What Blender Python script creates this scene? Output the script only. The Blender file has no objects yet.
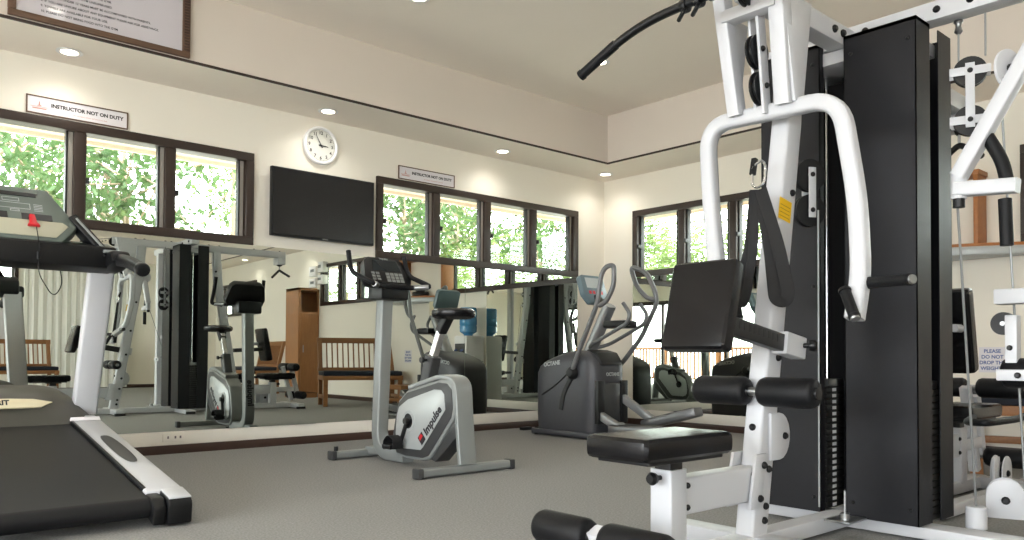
import bpy, bmesh, math, random
from mathutils import Vector, Matrix
R = math.radians
PI = math.pi
scene = bpy.context.scene
COL = scene.collection
random.seed(7)

# ------------------------------------------------------------------ camera
F, YAW, PITCH, ROLL, CY = 798.6, 0.7236, 0.0223, 0.0049, 338.65
EYE = Vector((0, 0, 0.70))
fw = Vector((math.sin(YAW) * math.cos(PITCH), math.cos(YAW) * math.cos(PITCH), math.sin(PITCH)))
r0 = Vector((math.cos(YAW), -math.sin(YAW), 0))
u0 = r0.cross(fw)
rr = r0 * math.cos(ROLL) + u0 * math.sin(ROLL)
uu = u0 * math.cos(ROLL) - r0 * math.sin(ROLL)
cam = bpy.data.cameras.new('camera')
cam.sensor_width = 36
cam.lens = F / 1024 * 36
cam.shift_y = (CY - 270) / 1024
cam.clip_start = 0.05
camo = bpy.data.objects.new('camera', cam)
COL.objects.link(camo)
camo.matrix_world = Matrix(((rr.x, uu.x, -fw.x, EYE.x), (rr.y, uu.y, -fw.y, EYE.y), (rr.z, uu.z, -fw.z, EYE.z), (0, 0, 0, 1)))
scene.camera = camo

# ------------------------------------------------------------------ world, sun, daylight portals, exposure
WORLD, SUN, LAMP = 13.0, 7.0, 13.0
scene.view_settings.view_transform = 'Standard'
scene.view_settings.look = 'None'
scene.view_settings.exposure = 0.30
scene.view_settings.gamma = 1.0
scene.view_settings.use_curve_mapping = False
w = bpy.data.worlds.new('sky')
scene.world = w
w.use_nodes = True
bg = w.node_tree.nodes['Background']
bg.inputs[0].default_value = (0.94, 0.98, 1.0, 1)
bg.inputs[1].default_value = WORLD
sun = bpy.data.lights.new('sun', 'SUN')
sun.energy = SUN
sun.angle = R(3)
sun.color = (1, .95, .86)
suno = bpy.data.objects.new('sun', sun)
COL.objects.link(suno)
suno.rotation_euler = (R(24), R(14), 0)
def portal(name, loc, rot, sx, sy):
    l = bpy.data.lights.new(name, 'AREA')
    l.shape = 'RECTANGLE'
    l.size, l.size_y = sx, sy
    l.cycles.is_portal = True
    o = bpy.data.objects.new(name, l)
    COL.objects.link(o)
    o.location = loc
    o.rotation_euler = rot
portal('daylight_west', (-3.66, -.25, 1.08), (0, R(-90), 0), 2.1, 9.4)
cy = scene.cycles
cy.use_denoising = True
cy.caustics_reflective = False
cy.caustics_refractive = False
cy.max_bounces = 12
cy.diffuse_bounces = 5
cy.glossy_bounces = 6
cy.transparent_max_bounces = 16
cy.sample_clamp_indirect = 6

# ------------------------------------------------------------------ materials
def lin(h):
    c = [int(h[i:i + 2], 16) / 255 for i in (0, 2, 4)]
    return tuple(x / 12.92 if x <= .04045 else ((x + .055) / 1.055) ** 2.4 for x in c) + (1,)
def mat(name, hexc, rough=.5, metal=0, noise=0, nscale=40, bump=0, bscale=200, emit=0, spec=.5, coat=0):
    m = bpy.data.materials.new(name)
    m.use_nodes = True
    nt = m.node_tree
    b = nt.nodes['Principled BSDF']
    c = lin(hexc)
    b.inputs['Base Color'].default_value = c
    b.inputs['Roughness'].default_value = rough
    b.inputs['Metallic'].default_value = metal
    b.inputs['Specular IOR Level'].default_value = spec
    b.inputs['Coat Weight'].default_value = coat
    tc = nt.nodes.new('ShaderNodeTexCoord')
    if noise:
        n = nt.nodes.new('ShaderNodeTexNoise')
        n.inputs['Scale'].default_value = nscale
        n.inputs['Detail'].default_value = 4
        nt.links.new(tc.outputs['Object'], n.inputs['Vector'])
        mx = nt.nodes.new('ShaderNodeMixRGB')
        mx.inputs[1].default_value = tuple(x * (1 - noise) for x in c[:3]) + (1,)
        mx.inputs[2].default_value = tuple(min(1, x * (1 + noise)) for x in c[:3]) + (1,)
        nt.links.new(n.outputs['Fac'], mx.inputs[0])
        nt.links.new(mx.outputs[0], b.inputs['Base Color'])
    if bump:
        n2 = nt.nodes.new('ShaderNodeTexNoise')
        n2.inputs['Scale'].default_value = bscale
        n2.inputs['Detail'].default_value = 3
        nt.links.new(tc.outputs['Object'], n2.inputs['Vector'])
        bp = nt.nodes.new('ShaderNodeBump')
        bp.inputs['Strength'].default_value = bump
        bp.inputs['Distance'].default_value = .004
        nt.links.new(n2.outputs['Fac'], bp.inputs['Height'])
        nt.links.new(bp.outputs[0], b.inputs['Normal'])
    if emit:
        b.inputs['Emission Color'].default_value = c
        b.inputs['Emission Strength'].default_value = emit
    return m
def wood(name, h1, h2, axis='Z', scale=6, rough=.45):
    m = mat(name, h1, rough)
    nt = m.node_tree
    b = nt.nodes['Principled BSDF']
    tc = nt.nodes.new('ShaderNodeTexCoord')
    mp = nt.nodes.new('ShaderNodeMapping')
    sc = {'X': (1, 9, 9), 'Y': (9, 1, 9), 'Z': (9, 9, 1)}[axis]
    mp.inputs['Scale'].default_value = sc
    n = nt.nodes.new('ShaderNodeTexNoise')
    n.inputs['Scale'].default_value = scale
    n.inputs['Detail'].default_value = 5
    n.inputs['Distortion'].default_value = .6
    mx = nt.nodes.new('ShaderNodeMixRGB')
    mx.inputs[1].default_value = lin(h1)
    mx.inputs[2].default_value = lin(h2)
    nt.links.new(tc.outputs['Object'], mp.inputs[0])
    nt.links.new(mp.outputs[0], n.inputs['Vector'])
    nt.links.new(n.outputs['Fac'], mx.inputs[0])
    nt.links.new(mx.outputs[0], b.inputs['Base Color'])
    return m
def glass_mat():
    m = bpy.data.materials.new('window_glass')
    m.use_nodes = True
    nt = m.node_tree
    nt.nodes.clear()
    out = nt.nodes.new('ShaderNodeOutputMaterial')
    t = nt.nodes.new('ShaderNodeBsdfTransparent')
    t.inputs[0].default_value = (.93, .96, .94, 1)
    g = nt.nodes.new('ShaderNodeBsdfGlossy')
    g.inputs['Roughness'].default_value = .02
    mx = nt.nodes.new('ShaderNodeMixShader')
    mx.inputs[0].default_value = .05
    nt.links.new(t.outputs[0], mx.inputs[1])
    nt.links.new(g.outputs[0], mx.inputs[2])
    nt.links.new(mx.outputs[0], out.inputs[0])
    return m
def leaf_mat(name, h1, h2):
    m = mat(name, h1, .5, spec=.3)
    nt = m.node_tree
    b = nt.nodes['Principled BSDF']
    oi = nt.nodes.new('ShaderNodeTexCoord')
    n = nt.nodes.new('ShaderNodeTexNoise')
    n.inputs['Scale'].default_value = 2.2
    rp = nt.nodes.new('ShaderNodeMixRGB')
    rp.inputs[1].default_value = lin(h1)
    rp.inputs[2].default_value = lin(h2)
    nt.links.new(oi.outputs['Object'], n.inputs['Vector'])
    nt.links.new(n.outputs['Fac'], rp.inputs[0])
    nt.links.new(rp.outputs[0], b.inputs['Base Color'])
    tr = nt.nodes.new('ShaderNodeBsdfTranslucent')
    nt.links.new(rp.outputs[0], tr.inputs[0])
    mx = nt.nodes.new('ShaderNodeMixShader')
    mx.inputs[0].default_value = .4
    out = nt.nodes['Material Output']
    nt.links.new(b.outputs[0], mx.inputs[1])
    nt.links.new(tr.outputs[0], mx.inputs[2])
    nt.links.new(mx.outputs[0], out.inputs[0])
    return m
M = dict(
    wall=mat('wall_paint', 'ebe6d9', .85, noise=.02, nscale=3),
    fascia=mat('fascia_darkened', 'd3cabf', .88, noise=.02, nscale=3),  # ceiling colour with shade put in, offsetting too strong light on the fascia
    ceil=mat('ceiling_paint', 'f3ebe0', .9, noise=.02, nscale=2),
    carpet=mat('grey_carpet', '91918f', .97, noise=.55, nscale=110, bump=.7, bscale=420, spec=.1),
    ledge=mat('white_ledge', 'e8e4da', .6),
    brown=mat('dark_brown_wood', '2e211a', .42, noise=.15, nscale=20),
    skirt=mat('brown_skirting', '3d2a22', .4, noise=.15, nscale=20),
    chan=mat('window_channel', '9a958c', .5),
    blackm=mat('black_metal', '141414', .45),
    mirror=mat('mirror_silver', 'd5dad3', .0, 1),
    medge=mat('mirror_edge', '9fb0a6', .2),
    glass=glass_mat(),
    white=mat('white_powder_coat', 'c0c2c6', .38, noise=.03, nscale=8),
    shroud=mat('black_shroud_steel', '101116', .45, noise=.2, nscale=30, bump=.12, bscale=260, spec=.3),
    vinyl=mat('black_vinyl', '08080b', .27, noise=.1, nscale=30, bump=.06, bscale=300, spec=.3),
    rubber=mat('black_rubber', '101011', .6),
    foam=mat('black_foam', '0b0c0f', .5, spec=.25, bump=.25, bscale=500),
    chrome=mat('chrome', 'd0d2d4', .15, 1),
    steel=mat('brushed_steel', '9d9fa0', .35, 1),
    cable=mat('grey_cable', '8d9090', .4, .4),
    plate=mat('weight_plate_black', '151515', .5),
    numw=mat('white_paint', 'ededed', .5),
    yellow=mat('yellow_sticker', 'e8b90c', .5),
    strap=mat('black_webbing', '08080a', .75, bump=.3, bscale=700),
    silver=mat('silver_plastic', '848887', .36, .2, noise=.03, nscale=12),
    silverd=mat('dark_grey_plastic', '38393a', .42),
    silverl=mat('light_silver_panel', 'abb0b0', .35, .15),
    ell=mat('charcoal_plastic', '3c3d42', .42, noise=.06, nscale=20),
    elld=mat('charcoal_dark', '0e0f10', .5),
    ellt=mat('elliptical_tube', '6b6c6d', .35, .3),
    ells=mat('elliptical_silver', '8f9192', .35, .3),
    blackp=mat('black_plastic', '0c0d0f', .4, spec=.35),
    lcd=mat('dark_display', '20262a', .15),
    bluegrey=mat('blue_grey_panel', '62757d', .35),
    tread=mat('grey_green_console', '5d6862', .4),
    treadl=mat('pale_console_chin', 'a9a894', .4),
    hood=mat('grey_hood', '46453f', .42, noise=.05, nscale=20),
    belt=mat('running_belt', '111215', .5, spec=.3, noise=.18, nscale=60, bump=.15, bscale=300),
    red=mat('red_plastic', 'c21f2a', .4),
    tv=mat('tv_screen', '131518', .22),
    paper=mat('white_board', 'dcd9dc', .5),
    board=mat('glazed_board', 'c6c2c8', .5, coat=1),
    ink=mat('black_ink', '1c1b20', .6),
    inkg=mat('grey_ink', '6b6468', .6),
    inkr=mat('red_ink', 'c08a80', .6),
    blueink=mat('blue_ink', '4a5f96', .6),
    clockf=mat('clock_face', 'd8d8d0', .4),
    teak=wood('teak_wood', '7d5230', '9c6c3e', 'X'),
    cab=wood('cabinet_wood', '845630', 'a57242', 'Z'),
    shelfw=wood('shelf_wood', '8f5626', 'b07034', 'Y'),
    railw=wood('railing_wood', '7d5232', '996a44', 'Y'),
    frameg=wood('carved_frame', '4a3426', '6d5340', 'X', 14),
    cushion=mat('navy_cushion', '141c2a', .8),
    bottle=mat('blue_bottle', '4d94c4', .12),
    lens=mat('lamp_lens', 'fff4e0', .4, emit=9),
    eave=mat('eave_board', 'dccabb', .7, noise=.05, nscale=6),
    terrace=mat('terrace_tile', 'ece8e0', .7, noise=.06, nscale=5),
    bounce_ground=mat('pale_bounce_ground', 'a9a498', .9, noise=.2, nscale=8),  # made-up pale ground colour, keeps green bounce light off the eaves
    bark=mat('bark', '8a7a66', .85, noise=.25, nscale=25),
    leafa=leaf_mat('leaf_green', '384c2a', '6a8040'),
    leafb=leaf_mat('leaf_deep', '2c452a', '55713c'),
    leafc=leaf_mat('palm_leaf', '4a5f30', '859a58'),
    curtain=mat('white_curtain', 'eeeee8', .8),
    wicker=wood('wicker', 'b08a55', 'd0ab74', 'X', 20),
    beige=mat('beige_plastic', 'd9cfae', .5),
)
# ------------------------------------------------------------------ mesh helper
def rootloc(o):
    while o.parent is not None:
        o = o.parent
    return o.location.copy()
def rrect(wd, ht, r, n=3):
    r = min(r, wd / 2 - 1e-5, ht / 2 - 1e-5)
    pts = []
    for cx, cy_, a0 in ((wd / 2 - r, ht / 2 - r, 0), (-wd / 2 + r, ht / 2 - r, 90), (-wd / 2 + r, -ht / 2 + r, 180), (wd / 2 - r, -ht / 2 + r, 270)):
        for i in range(n + 1):
            a = R(a0 + 90 * i / n)
            pts.append((cx + r * math.cos(a), cy_ + r * math.sin(a)))
    return pts
def fillet(pts, rad, n=6):
    pts = [Vector(p) for p in pts]
    out = [pts[0]]
    for i in range(1, len(pts) - 1):
        a, b, c = pts[i - 1], pts[i], pts[i + 1]
        d1, d2 = (a - b), (c - b)
        l = min(rad, d1.length * .49, d2.length * .49)
        p1, p2 = b + d1.normalized() * l, b + d2.normalized() * l
        for k in range(n + 1):
            t = k / n
            out.append(p1 * (1 - t) ** 2 + b * 2 * t * (1 - t) + p2 * t * t)
    out.append(pts[-1])
    return out
class MB:
    def __init__(s):
        s.b = bmesh.new()
    def add(s, verts, faces):
        vs = [s.b.verts.new(v) for v in verts]
        for f in faces:
            try:
                s.b.faces.new([vs[i] for i in f])
            except ValueError:
                pass
    def merge(s, t):
        me = bpy.data.meshes.new('tmp')
        t.to_mesh(me)
        s.b.from_mesh(me)
        bpy.data.meshes.remove(me)
        t.free()
    def box(s, x0, x1, y0, y1, z0, z1, bev=0, mtx=None, seg=2):
        t = bmesh.new()
        bmesh.ops.create_cube(t, size=1)
        for v in t.verts:
            v.co = Vector(((x0 + x1) / 2 + v.co.x * (x1 - x0), (y0 + y1) / 2 + v.co.y * (y1 - y0), (z0 + z1) / 2 + v.co.z * (z1 - z0)))
        if bev:
            bmesh.ops.bevel(t, geom=t.edges[:], offset=bev, segments=seg, affect='EDGES', profile=.6)
        if mtx is not None:
            bmesh.ops.transform(t, matrix=mtx, verts=t.verts)
        s.merge(t)
        return s
    def sweep(s, pts, sec, up=(0, 0, 1), caps=True, scale=None):
        pts = [Vector(p) for p in pts]
        up = Vector(up)
        rings = []
        n = len(pts)
        px = None
        for i, p in enumerate(pts):
            t = (pts[min(i + 1, n - 1)] - pts[max(i - 1, 0)]).normalized()
            x = t.cross(up)
            if x.length < 1e-3:
                x = px if px is not None else t.orthogonal()
            x.normalize()
            if px is not None and x.dot(px) < 0:
                x = -x
            px = x
            y = x.cross(t).normalized()
            k = 1 if scale is None else scale[i]
            rings.append([s.b.verts.new(p + x * a * k + y * b * k) for a, b in sec])
        m = len(sec)
        for i in range(n - 1):
            for j in range(m):
                s.b.faces.new((rings[i][j], rings[i][(j + 1) % m], rings[i + 1][(j + 1) % m], rings[i + 1][j]))
        if caps:
            s.b.faces.new(rings[0][::-1])
            s.b.faces.new(rings[-1])
        return s
    def rtube(s, pts, wd, ht, up=(0, 0, 1), r=.008):
        return s.sweep(pts, rrect(wd, ht, r), up)
    def tube(s, pts, rad, seg=12, up=(0, 0, 1), scale=None):
        return s.sweep(pts, [(rad * math.cos(2 * PI * i / seg), rad * math.sin(2 * PI * i / seg)) for i in range(seg)], up, True, scale)
    def lathe(s, prof, o, d, seg=24, caps=True):
        o, d = Vector(o), Vector(d).normalized()
        a = d.orthogonal().normalized()
        b = d.cross(a)
        rings = []
        for h, r in prof:
            c = o + d * h
            if r < 1e-5:
                rings.append([s.b.verts.new(c)])
            else:
                rings.append([s.b.verts.new(c + (a * math.cos(2 * PI * i / seg) + b * math.sin(2 * PI * i / seg)) * r) for i in range(seg)])
        for p, q in zip(rings, rings[1:]):
            for i in range(seg):
                j = (i + 1) % seg
                if len(p) == 1 and len(q) == 1:
                    continue
                if len(p) == 1:
                    s.b.faces.new((p[0], q[j], q[i]))
                elif len(q) == 1:
                    s.b.faces.new((p[i], p[j], q[0]))
                else:
                    s.b.faces.new((p[i], p[j], q[j], q[i]))
        if caps and len(rings[0]) > 1:
            s.b.faces.new(rings[0][::-1])
        if caps and len(rings[-1]) > 1:
            s.b.faces.new(rings[-1])
        return s
    def cyl(s, p0, p1, r, seg=16, bev=.0):
        p0, p1 = Vector(p0), Vector(p1)
        L = (p1 - p0).length
        pr = [(0, r), (L, r)] if not bev else [(0, r - bev), (bev * .3, r - bev * .3), (bev, r), (L - bev, r), (L - bev * .3, r - bev * .3), (L, r - bev)]
        return s.lathe(pr, p0, p1 - p0, seg)
    def prism(s, poly, o, u, v, thick, bev=0, seg=2):
        """poly in (u,v) about o, extruded by vector thick"""
        o, u, v, th = Vector(o), Vector(u), Vector(v), Vector(thick)
        t = bmesh.new()
        a = [t.verts.new(o + u * p[0] + v * p[1]) for p in poly]
        f = t.faces.new(a)
        r = bmesh.ops.extrude_face_region(t, geom=[f])
        for e in r['geom']:
            if isinstance(e, bmesh.types.BMVert):
                e.co += th
        bmesh.ops.recalc_face_normals(t, faces=t.faces)
        if bev:
            bmesh.ops.bevel(t, geom=[e for e in t.edges if e.calc_face_angle(0) > .35], offset=bev, segments=seg, affect='EDGES', profile=.5)
        s.merge(t)
        return s
    def text(s, txt, size, o, u, v, align='CENTER', depth=.0015, bold=0):
        cu = bpy.data.curves.new('lettering', 'FONT')
        cu.body = txt
        cu.size = size
        cu.align_x = align
        cu.align_y = 'CENTER'
        cu.extrude = depth
        cu.offset = bold
        cu.resolution_u = 3
        ob = bpy.data.objects.new('lettering_tmp', cu)
        COL.objects.link(ob)
        dg = bpy.context.evaluated_depsgraph_get()
        me = bpy.data.meshes.new_from_object(ob.evaluated_get(dg))
        u, v = Vector(u).normalized(), Vector(v).normalized()
        n = u.cross(v)
        mt = Matrix(((u.x, v.x, n.x, o[0]), (u.y, v.y, n.y, o[1]), (u.z, v.z, n.z, o[2]), (0, 0, 0, 1)))
        me.transform(mt)
        s.b.from_mesh(me)
        bpy.data.objects.remove(ob)
        bpy.data.meshes.remove(me)
        bpy.data.curves.remove(cu)
        return s
    def build(s, name, m, parent=None, flat=False, loc=None, **props):
        off = rootloc(parent) if parent is not None else Vector(loc) if loc is not None else Vector((0, 0, 0))
        b = s.b
        bmesh.ops.recalc_face_normals(b, faces=b.faces)
        for f in b.faces:
            f.smooth = not flat
        for e in b.edges:
            e.smooth = not (len(e.link_faces) == 2 and e.calc_face_angle(0) > .62)
        if off.length:
            bmesh.ops.translate(b, vec=-off, verts=b.verts)
        me = bpy.data.meshes.new(name)
        b.to_mesh(me)
        b.free()
        me.materials.append(m if not isinstance(m, str) else M[m])
        o = bpy.data.objects.new(name, me)
        COL.objects.link(o)
        if parent is not None:
            o.parent = parent
        elif loc is not None:
            o.location = loc
        for k, v in props.items():
            o[k] = v
        return o
    def build_each(s, name, m, parent):
        """one object per loose piece"""
        b = s.b
        b.verts.ensure_lookup_table()
        seen = set()
        for v0 in b.verts[:]:
            if v0 in seen:
                continue
            st_, isl = [v0], []
            seen.add(v0)
            while st_:
                v = st_.pop()
                isl.append(v)
                for e in v.link_edges:
                    q = e.other_vert(v)
                    if q not in seen:
                        seen.add(q)
                        st_.append(q)
            t = MB()
            ix = {v: i for i, v in enumerate(isl)}
            fs = {f for v in isl for f in v.link_faces}
            t.add([v.co.copy() for v in isl], [[ix[v] for v in f.verts] for f in sorted(fs, key=lambda f: f.index)])
            t.build(name, m, parent)
        b.free()
def thing(name, label, cat, loc=(0, 0, 0), group=None, kind=None):
    o = bpy.data.objects.new(name, None)
    o.empty_display_size = .1
    COL.objects.link(o)
    o.location = loc
    if kind:
        o['kind'] = kind
    else:
        o['label'] = label
        o['category'] = cat
        if group:
            o['group'] = group
    return o
def copy_tree(o, parent=None):
    c = o.copy()
    COL.objects.link(c)
    if parent is not None:
        c.parent = parent
    for ch in [x for x in bpy.data.objects if x.parent == o]:
        copy_tree(ch, c)
    return c
S = dict(kind='structure')
X, Y, Z = Vector((1, 0, 0)), Vector((0, 1, 0)), Vector((0, 0, 1))

# ------------------------------------------------------------------ the room
D, W = 5.86, 6.513          # north and east wall planes
SX, WX = -6.5, -3.5         # south and west wall planes
ZS, ZC = 2.613, 3.09        # soffit, ceiling
TY, TX = 5.286, 5.924       # tray fascia planes
MB().box(WX - .15, W + .15, SX - .15, D + .15, -.1, 0).build('floor', 'carpet', **S)
def wall(name, horiz, pos, out, a0, a1, holes, mtl='wall', z1=ZS + .02):
    """wall slab along x (horiz) or y; holes = (b0,b1,z0,z1)"""
    m = MB()
    def bx(p0, p1, q0, q1):
        if p1 - p0 < 1e-4 or q1 - q0 < 1e-4:
            return
        lo, hi = sorted((pos, pos + out))
        if horiz:
            m.box(p0, p1, lo, hi, q0, q1)
        else:
            m.box(lo, hi, p0, p1, q0, q1)
    cur = a0
    for b0, b1, q0, q1 in sorted(holes):
        bx(cur, b0, 0, z1)
        bx(b0, b1, 0, q0)
        bx(b0, b1, q1, z1)
        cur = b1
    bx(cur, a1, 0, z1)
    return m.build(name, mtl, flat=True, **S)
WZ0, WZ1 = 1.535, 2.235
wins_n = [(.14, 2.53), (3.617, 6.083)]
wins_e = [(3.02, 5.44), (-.55, 1.86), (-6.1, -4.1)]
wall('wall_north', True, D, .14, WX - .15, W + .15, [(a, b, WZ0, WZ1) for a, b in wins_n])
wall('wall_east', False, W, .14, SX, D, [(a, b, WZ0, WZ1) for a, b in wins_e])
wall('wall_south', True, SX, -.14, WX - .15, W + .15, [(1.2, 3.1, 1.95, 2.5)])
wall('wall_west', False, WX, -.14, SX, D, [(-5.0, 4.5, .0, 2.15)], z1=ZC + .1)
# ceiling: soffit ring + fascia + tray
m = MB()
m.box(WX, W + .1, TY, D + .1, ZS, ZC + .15)
m.box(TX, W + .1, SX, TY, ZS, ZC + .15)
m.box(WX, TX, SX - .1, SX + .5, ZS, ZC + .15)
m.build('ceiling_soffit', 'ceil', flat=True, **S)
MB().box(WX, TX, TY - .004, TY, ZS, ZC).build('trim_5', 'fascia', flat=True, **S)
MB().box(TX - .004, TX, SX + .5, TY - .004, ZS, ZC).build('trim_6', 'fascia', flat=True, **S)
MB().box(WX, TX, SX + .5, TY, ZC, ZC + .15).build('ceiling', 'ceil', flat=True, **S)
m = MB()
m.box(WX, TX, TY - .009, TY + .004, ZS - .004, ZS + .012)
m.build('trim_1', 'brown', **S)
MB().box(TX - .009, TX + .004, SX + .5, TY, ZS - .004, ZS + .012).build('trim_2', 'brown', **S)
# skirting and the white ledge the mirrors stand on
MB().box(WX, W, D - .03, D, 0, .062, .003).build('baseboard_north', 'skirt', **S)
MB().box(W - .03, W, SX, D - .03, 0, .062, .003).build('baseboard_east', 'skirt', **S)
MB().box(WX, W, SX, SX + .02, 0, .07, .003).build('baseboard_south', 'skirt', **S)
MB().box(WX, W, D - .024, D, .062, .157, .003).build('trim_3', 'ledge', **S)
MB().box(W - .024, W, 3.7, D - .024, .062, .157, .003).build('trim_4', 'ledge', **S)

# ------------------------------------------------------------------ windows
def window(idx, horiz, pos, a0, a1, n, z0=WZ0, z1=WZ1, out=1, rev=False):
    root = thing('window_%d' % idx, '', '', ((a0 + a1) / 2, pos, z0) if horiz else (pos, (a0 + a1) / 2, z0), kind='structure')
    def bx(m, p0, p1, q0, q1, d0, d1, bev=.004):
        lo, hi = sorted((pos + d0 * out, pos + d1 * out))
        if horiz:
            m.box(p0, p1, lo, hi, q0, q1, bev)
        else:
            m.box(lo, hi, p0, p1, q0, q1, bev)
    m = MB()
    fwid = .062
    bx(m, a0, a1, z1 - fwid, z1, -.028, .10)
    bx(m, a0, a1, z0, z0 + fwid, -.028, .10)
    bx(m, a0, a0 + fwid, z0 + fwid, z1 - fwid, -.028, .10)
    bx(m, a1 - fwid, a1, z0 + fwid, z1 - fwid, -.028, .10)
    pitch = (a1 - a0 - fwid) / n
    for k in range(1, n):
        c = a0 + fwid / 2 + pitch * k
        bx(m, c - .036, c + .036, z0 + fwid, z1 - fwid, -.02, .10)
    m.build('window_frame', 'brown', root)
    for k in range(n):
        p0 = a0 + fwid / 2 + pitch * k + .036
        p1 = p0 + pitch - .072
        if rev:
            c0, c1, h = p0, p0 + .03, p1
        else:
            c0, c1, h = p1 - .03, p1, p0
        m = MB()
        bx(m, c0, c1, z0 + fwid, z1 - fwid, .015, .07, .002)
        m.build('louvre_channel', 'chan', root)
        m = MB()
        bx(m, (c1 if rev else c0 - .012), (c1 + .012 if rev else c0), z0 + fwid, z1 - fwid, .01, .06, .001)
        bx(m, min(h, h + (.012 if not rev else -.012)), max(h, h + (.012 if not rev else -.012)), z0 + fwid, z1 - fwid, .02, .06, .001)
        bx(m, min(h, h + (.022 if not rev else -.022)), max(h, h + (.022 if not rev else -.022)), (z0 + z1) / 2 - .05, (z0 + z1) / 2 - .01, -.03, .03, .003)
        m.build('louvre_handle', 'blackm', root)
        m = MB()
        q0, q1 = z0 + fwid, z1 - fwid
        nb = 5
        hb = (q1 - q0) / nb
        for j in range(nb):
            bx(m, p0 + .002, p1 - .002, q0 + hb * j - .004, q0 + hb * (j + 1) + .004, .034 + .004 * (j % 2), .037 + .004 * (j % 2), 0)
        m.build('pane', 'glass', root, flat=True)
    return root
window(1, True, D, .14, 2.53, 4)
window(2, True, D, 3.617, 6.083, 4)
window(3, False, W, 3.02, 5.44, 4, rev=True)
window(4, False, W, -.55, 1.86, 4, rev=True)
window(5, False, W, -6.1, -4.1, 3, rev=True)
window(6, True, SX, 1.2, 3.1, 3, 1.95, 2.5, -1)

# eaves and wide west opening
MB().box(WX - 1, W + 1, D + .14, D + .9, 2.34, 2.38).box(WX - 1, W + 1.0, D + .86, D + .9, 2.31, 2.38).build('roof_eave', 'eave', **S)
MB().box(W + .14, W + .9, SX - 1, D + .14, 2.34, 2.38).box(W + .86, W + .9, SX - 1, D + .9, 2.31, 2.38).build('roof_eave', 'eave', **S)
d = thing('door_1', '', '', (WX, -.25, 0), kind='structure')
m = MB()
for yy in (-5.0, -3.1, -1.2, .7, 2.6, 4.44):
    m.box(WX - .1, WX - .02, yy, yy + .06, 0, 2.15, .004)
m.box(WX - .12, WX + .01, -5.0, 4.5, 2.05, 2.15, .004)
m.build('door_frame', 'brown', d)
MB().box(WX - 6, WX - .15, -9, 9, -.12, -.02).build('ground_terrace', 'terrace', **S)
MB().box(-14, 20, D + .15, 24, -.3, -.2).box(W + .15, 24, -14, D + .15, -.3, -.2).build('ground_pale_bounce', 'bounce_ground', **S)  # unseen garden ground, pale only for the light it throws up

# ------------------------------------------------------------------ mirrors
def mirror(x0, x1, label, rot=0):
    cx = (x0 + x1) / 2
    root = thing('wall_mirror', label, 'mirror', (cx, D - .012, .158), 'mirror panels on the north wall')
    off = .012 if rot else 0
    MB().box(x0 + .0015, x1 - .0015, D - .015, D - .010, .158, 1.533).build('mirror_glass', 'mirror', root, flat=True)
    MB().box(x0 + .0015, x1 - .0015, D - .010, D - .001, .158, 1.533).build('backing', 'medge', root, flat=True)
    root.rotation_euler = (0, 0, rot)
    root.location.y -= off
mirror(-.9, 1.42, 'frameless wall mirror panel behind the treadmill')
mirror(1.42, 3.06, 'frameless wall mirror panel under the first window reflecting the upright bike', R(-1.0))
mirror(3.06, 4.58, 'frameless wall mirror panel below the television and the window beside it')
mirror(4.58, 6.083, 'frameless wall mirror panel behind the elliptical, nearest the room corner')
root = thing('wall_mirror', 'frameless mirror panel on the right-hand wall beyond the elliptical', 'mirror', (W - .012, 4.6, .158))
MB().box(W - .015, W - .010, 3.84, 5.44, .158, 1.533).build('mirror_glass', 'mirror', root, flat=True)
MB().box(W - .010, W - .001, 3.84, 5.44, .158, 1.533).build('backing', 'medge', root, flat=True)

# ------------------------------------------------------------------ downlights
def downlight(x, y, z, label, group='recessed downlights', e=LAMP, r=.062):
    root = thing('downlight', label, 'ceiling light', (x, y, z), group)
    m = MB()
    m.lathe([(0, r * .8), (0, r * 1.25), (.004, r * 1.22), (.008, r * 1.0), (.008, r * .8)], (x, y, z - .009), Z, 28, False)
    m.build('trim_ring', 'numw', root)
    MB().lathe([(0, r * .98), (.003, r * .98)], (x, y, z - .007), Z, 28).build('lens', 'lens', root)
    l = bpy.data.lights.new('lamp', 'SPOT')
    l.energy = e
    l.color = (1, .96, .90)
    l.spot_size = R(150)
    l.spot_blend = .9
    l.shadow_soft_size = .06
    o = bpy.data.objects.new('lamp', l)
    COL.objects.link(o)
    o.parent = root
    o.location = (0, 0, -.03)
downlight(1.21, 5.6, ZS, 'recessed downlight in the soffit above the instructor sign by the treadmill', e=9)
downlight(3.02, 5.6, ZS, 'recessed downlight in the soffit above the wall clock', e=9)
downlight(4.82, 5.6, ZS, 'recessed downlight in the soffit above the window right of the television', e=9)
downlight(6.22, 5.58, ZS, 'recessed downlight in the soffit at the room corner', e=9)
downlight(4.77, 4.34, ZC, 'recessed downlight in the raised ceiling behind the end of the pulldown bar')
downlight(3.01, 4.36, ZC, 'recessed downlight in the raised ceiling at the top edge of the picture')
for x, y, z in [(-.6, 5.6, ZS), (-2.4, 5.6, ZS), (6.22, 3.2, ZS), (6.22, .8, ZS), (6.22, -1.6, ZS), (6.22, -4.0, ZS),
                (1.25, 4.36, ZC), (-.5, 4.36, ZC), (-2.3, 4.36, ZC), (4.77, 2.2, ZC), (3.01, 2.2, ZC), (1.25, 2.2, ZC), (-.5, 2.2, ZC), (-2.3, 2.2, ZC),
                (4.77, 0, ZC), (2.4, 0, ZC), (0, 0, ZC), (-2.3, 0, ZC), (4.77, -2.2, ZC), (2.4, -2.2, ZC), (0, -2.2, ZC), (4.77, -4.4, ZC), (2.4, -4.4, ZC), (0, -4.4, ZC)]:
    downlight(x, y, z, 'recessed downlight in the ceiling outside the picture', 'downlights out of view', 9 if z == ZS else LAMP)

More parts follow.
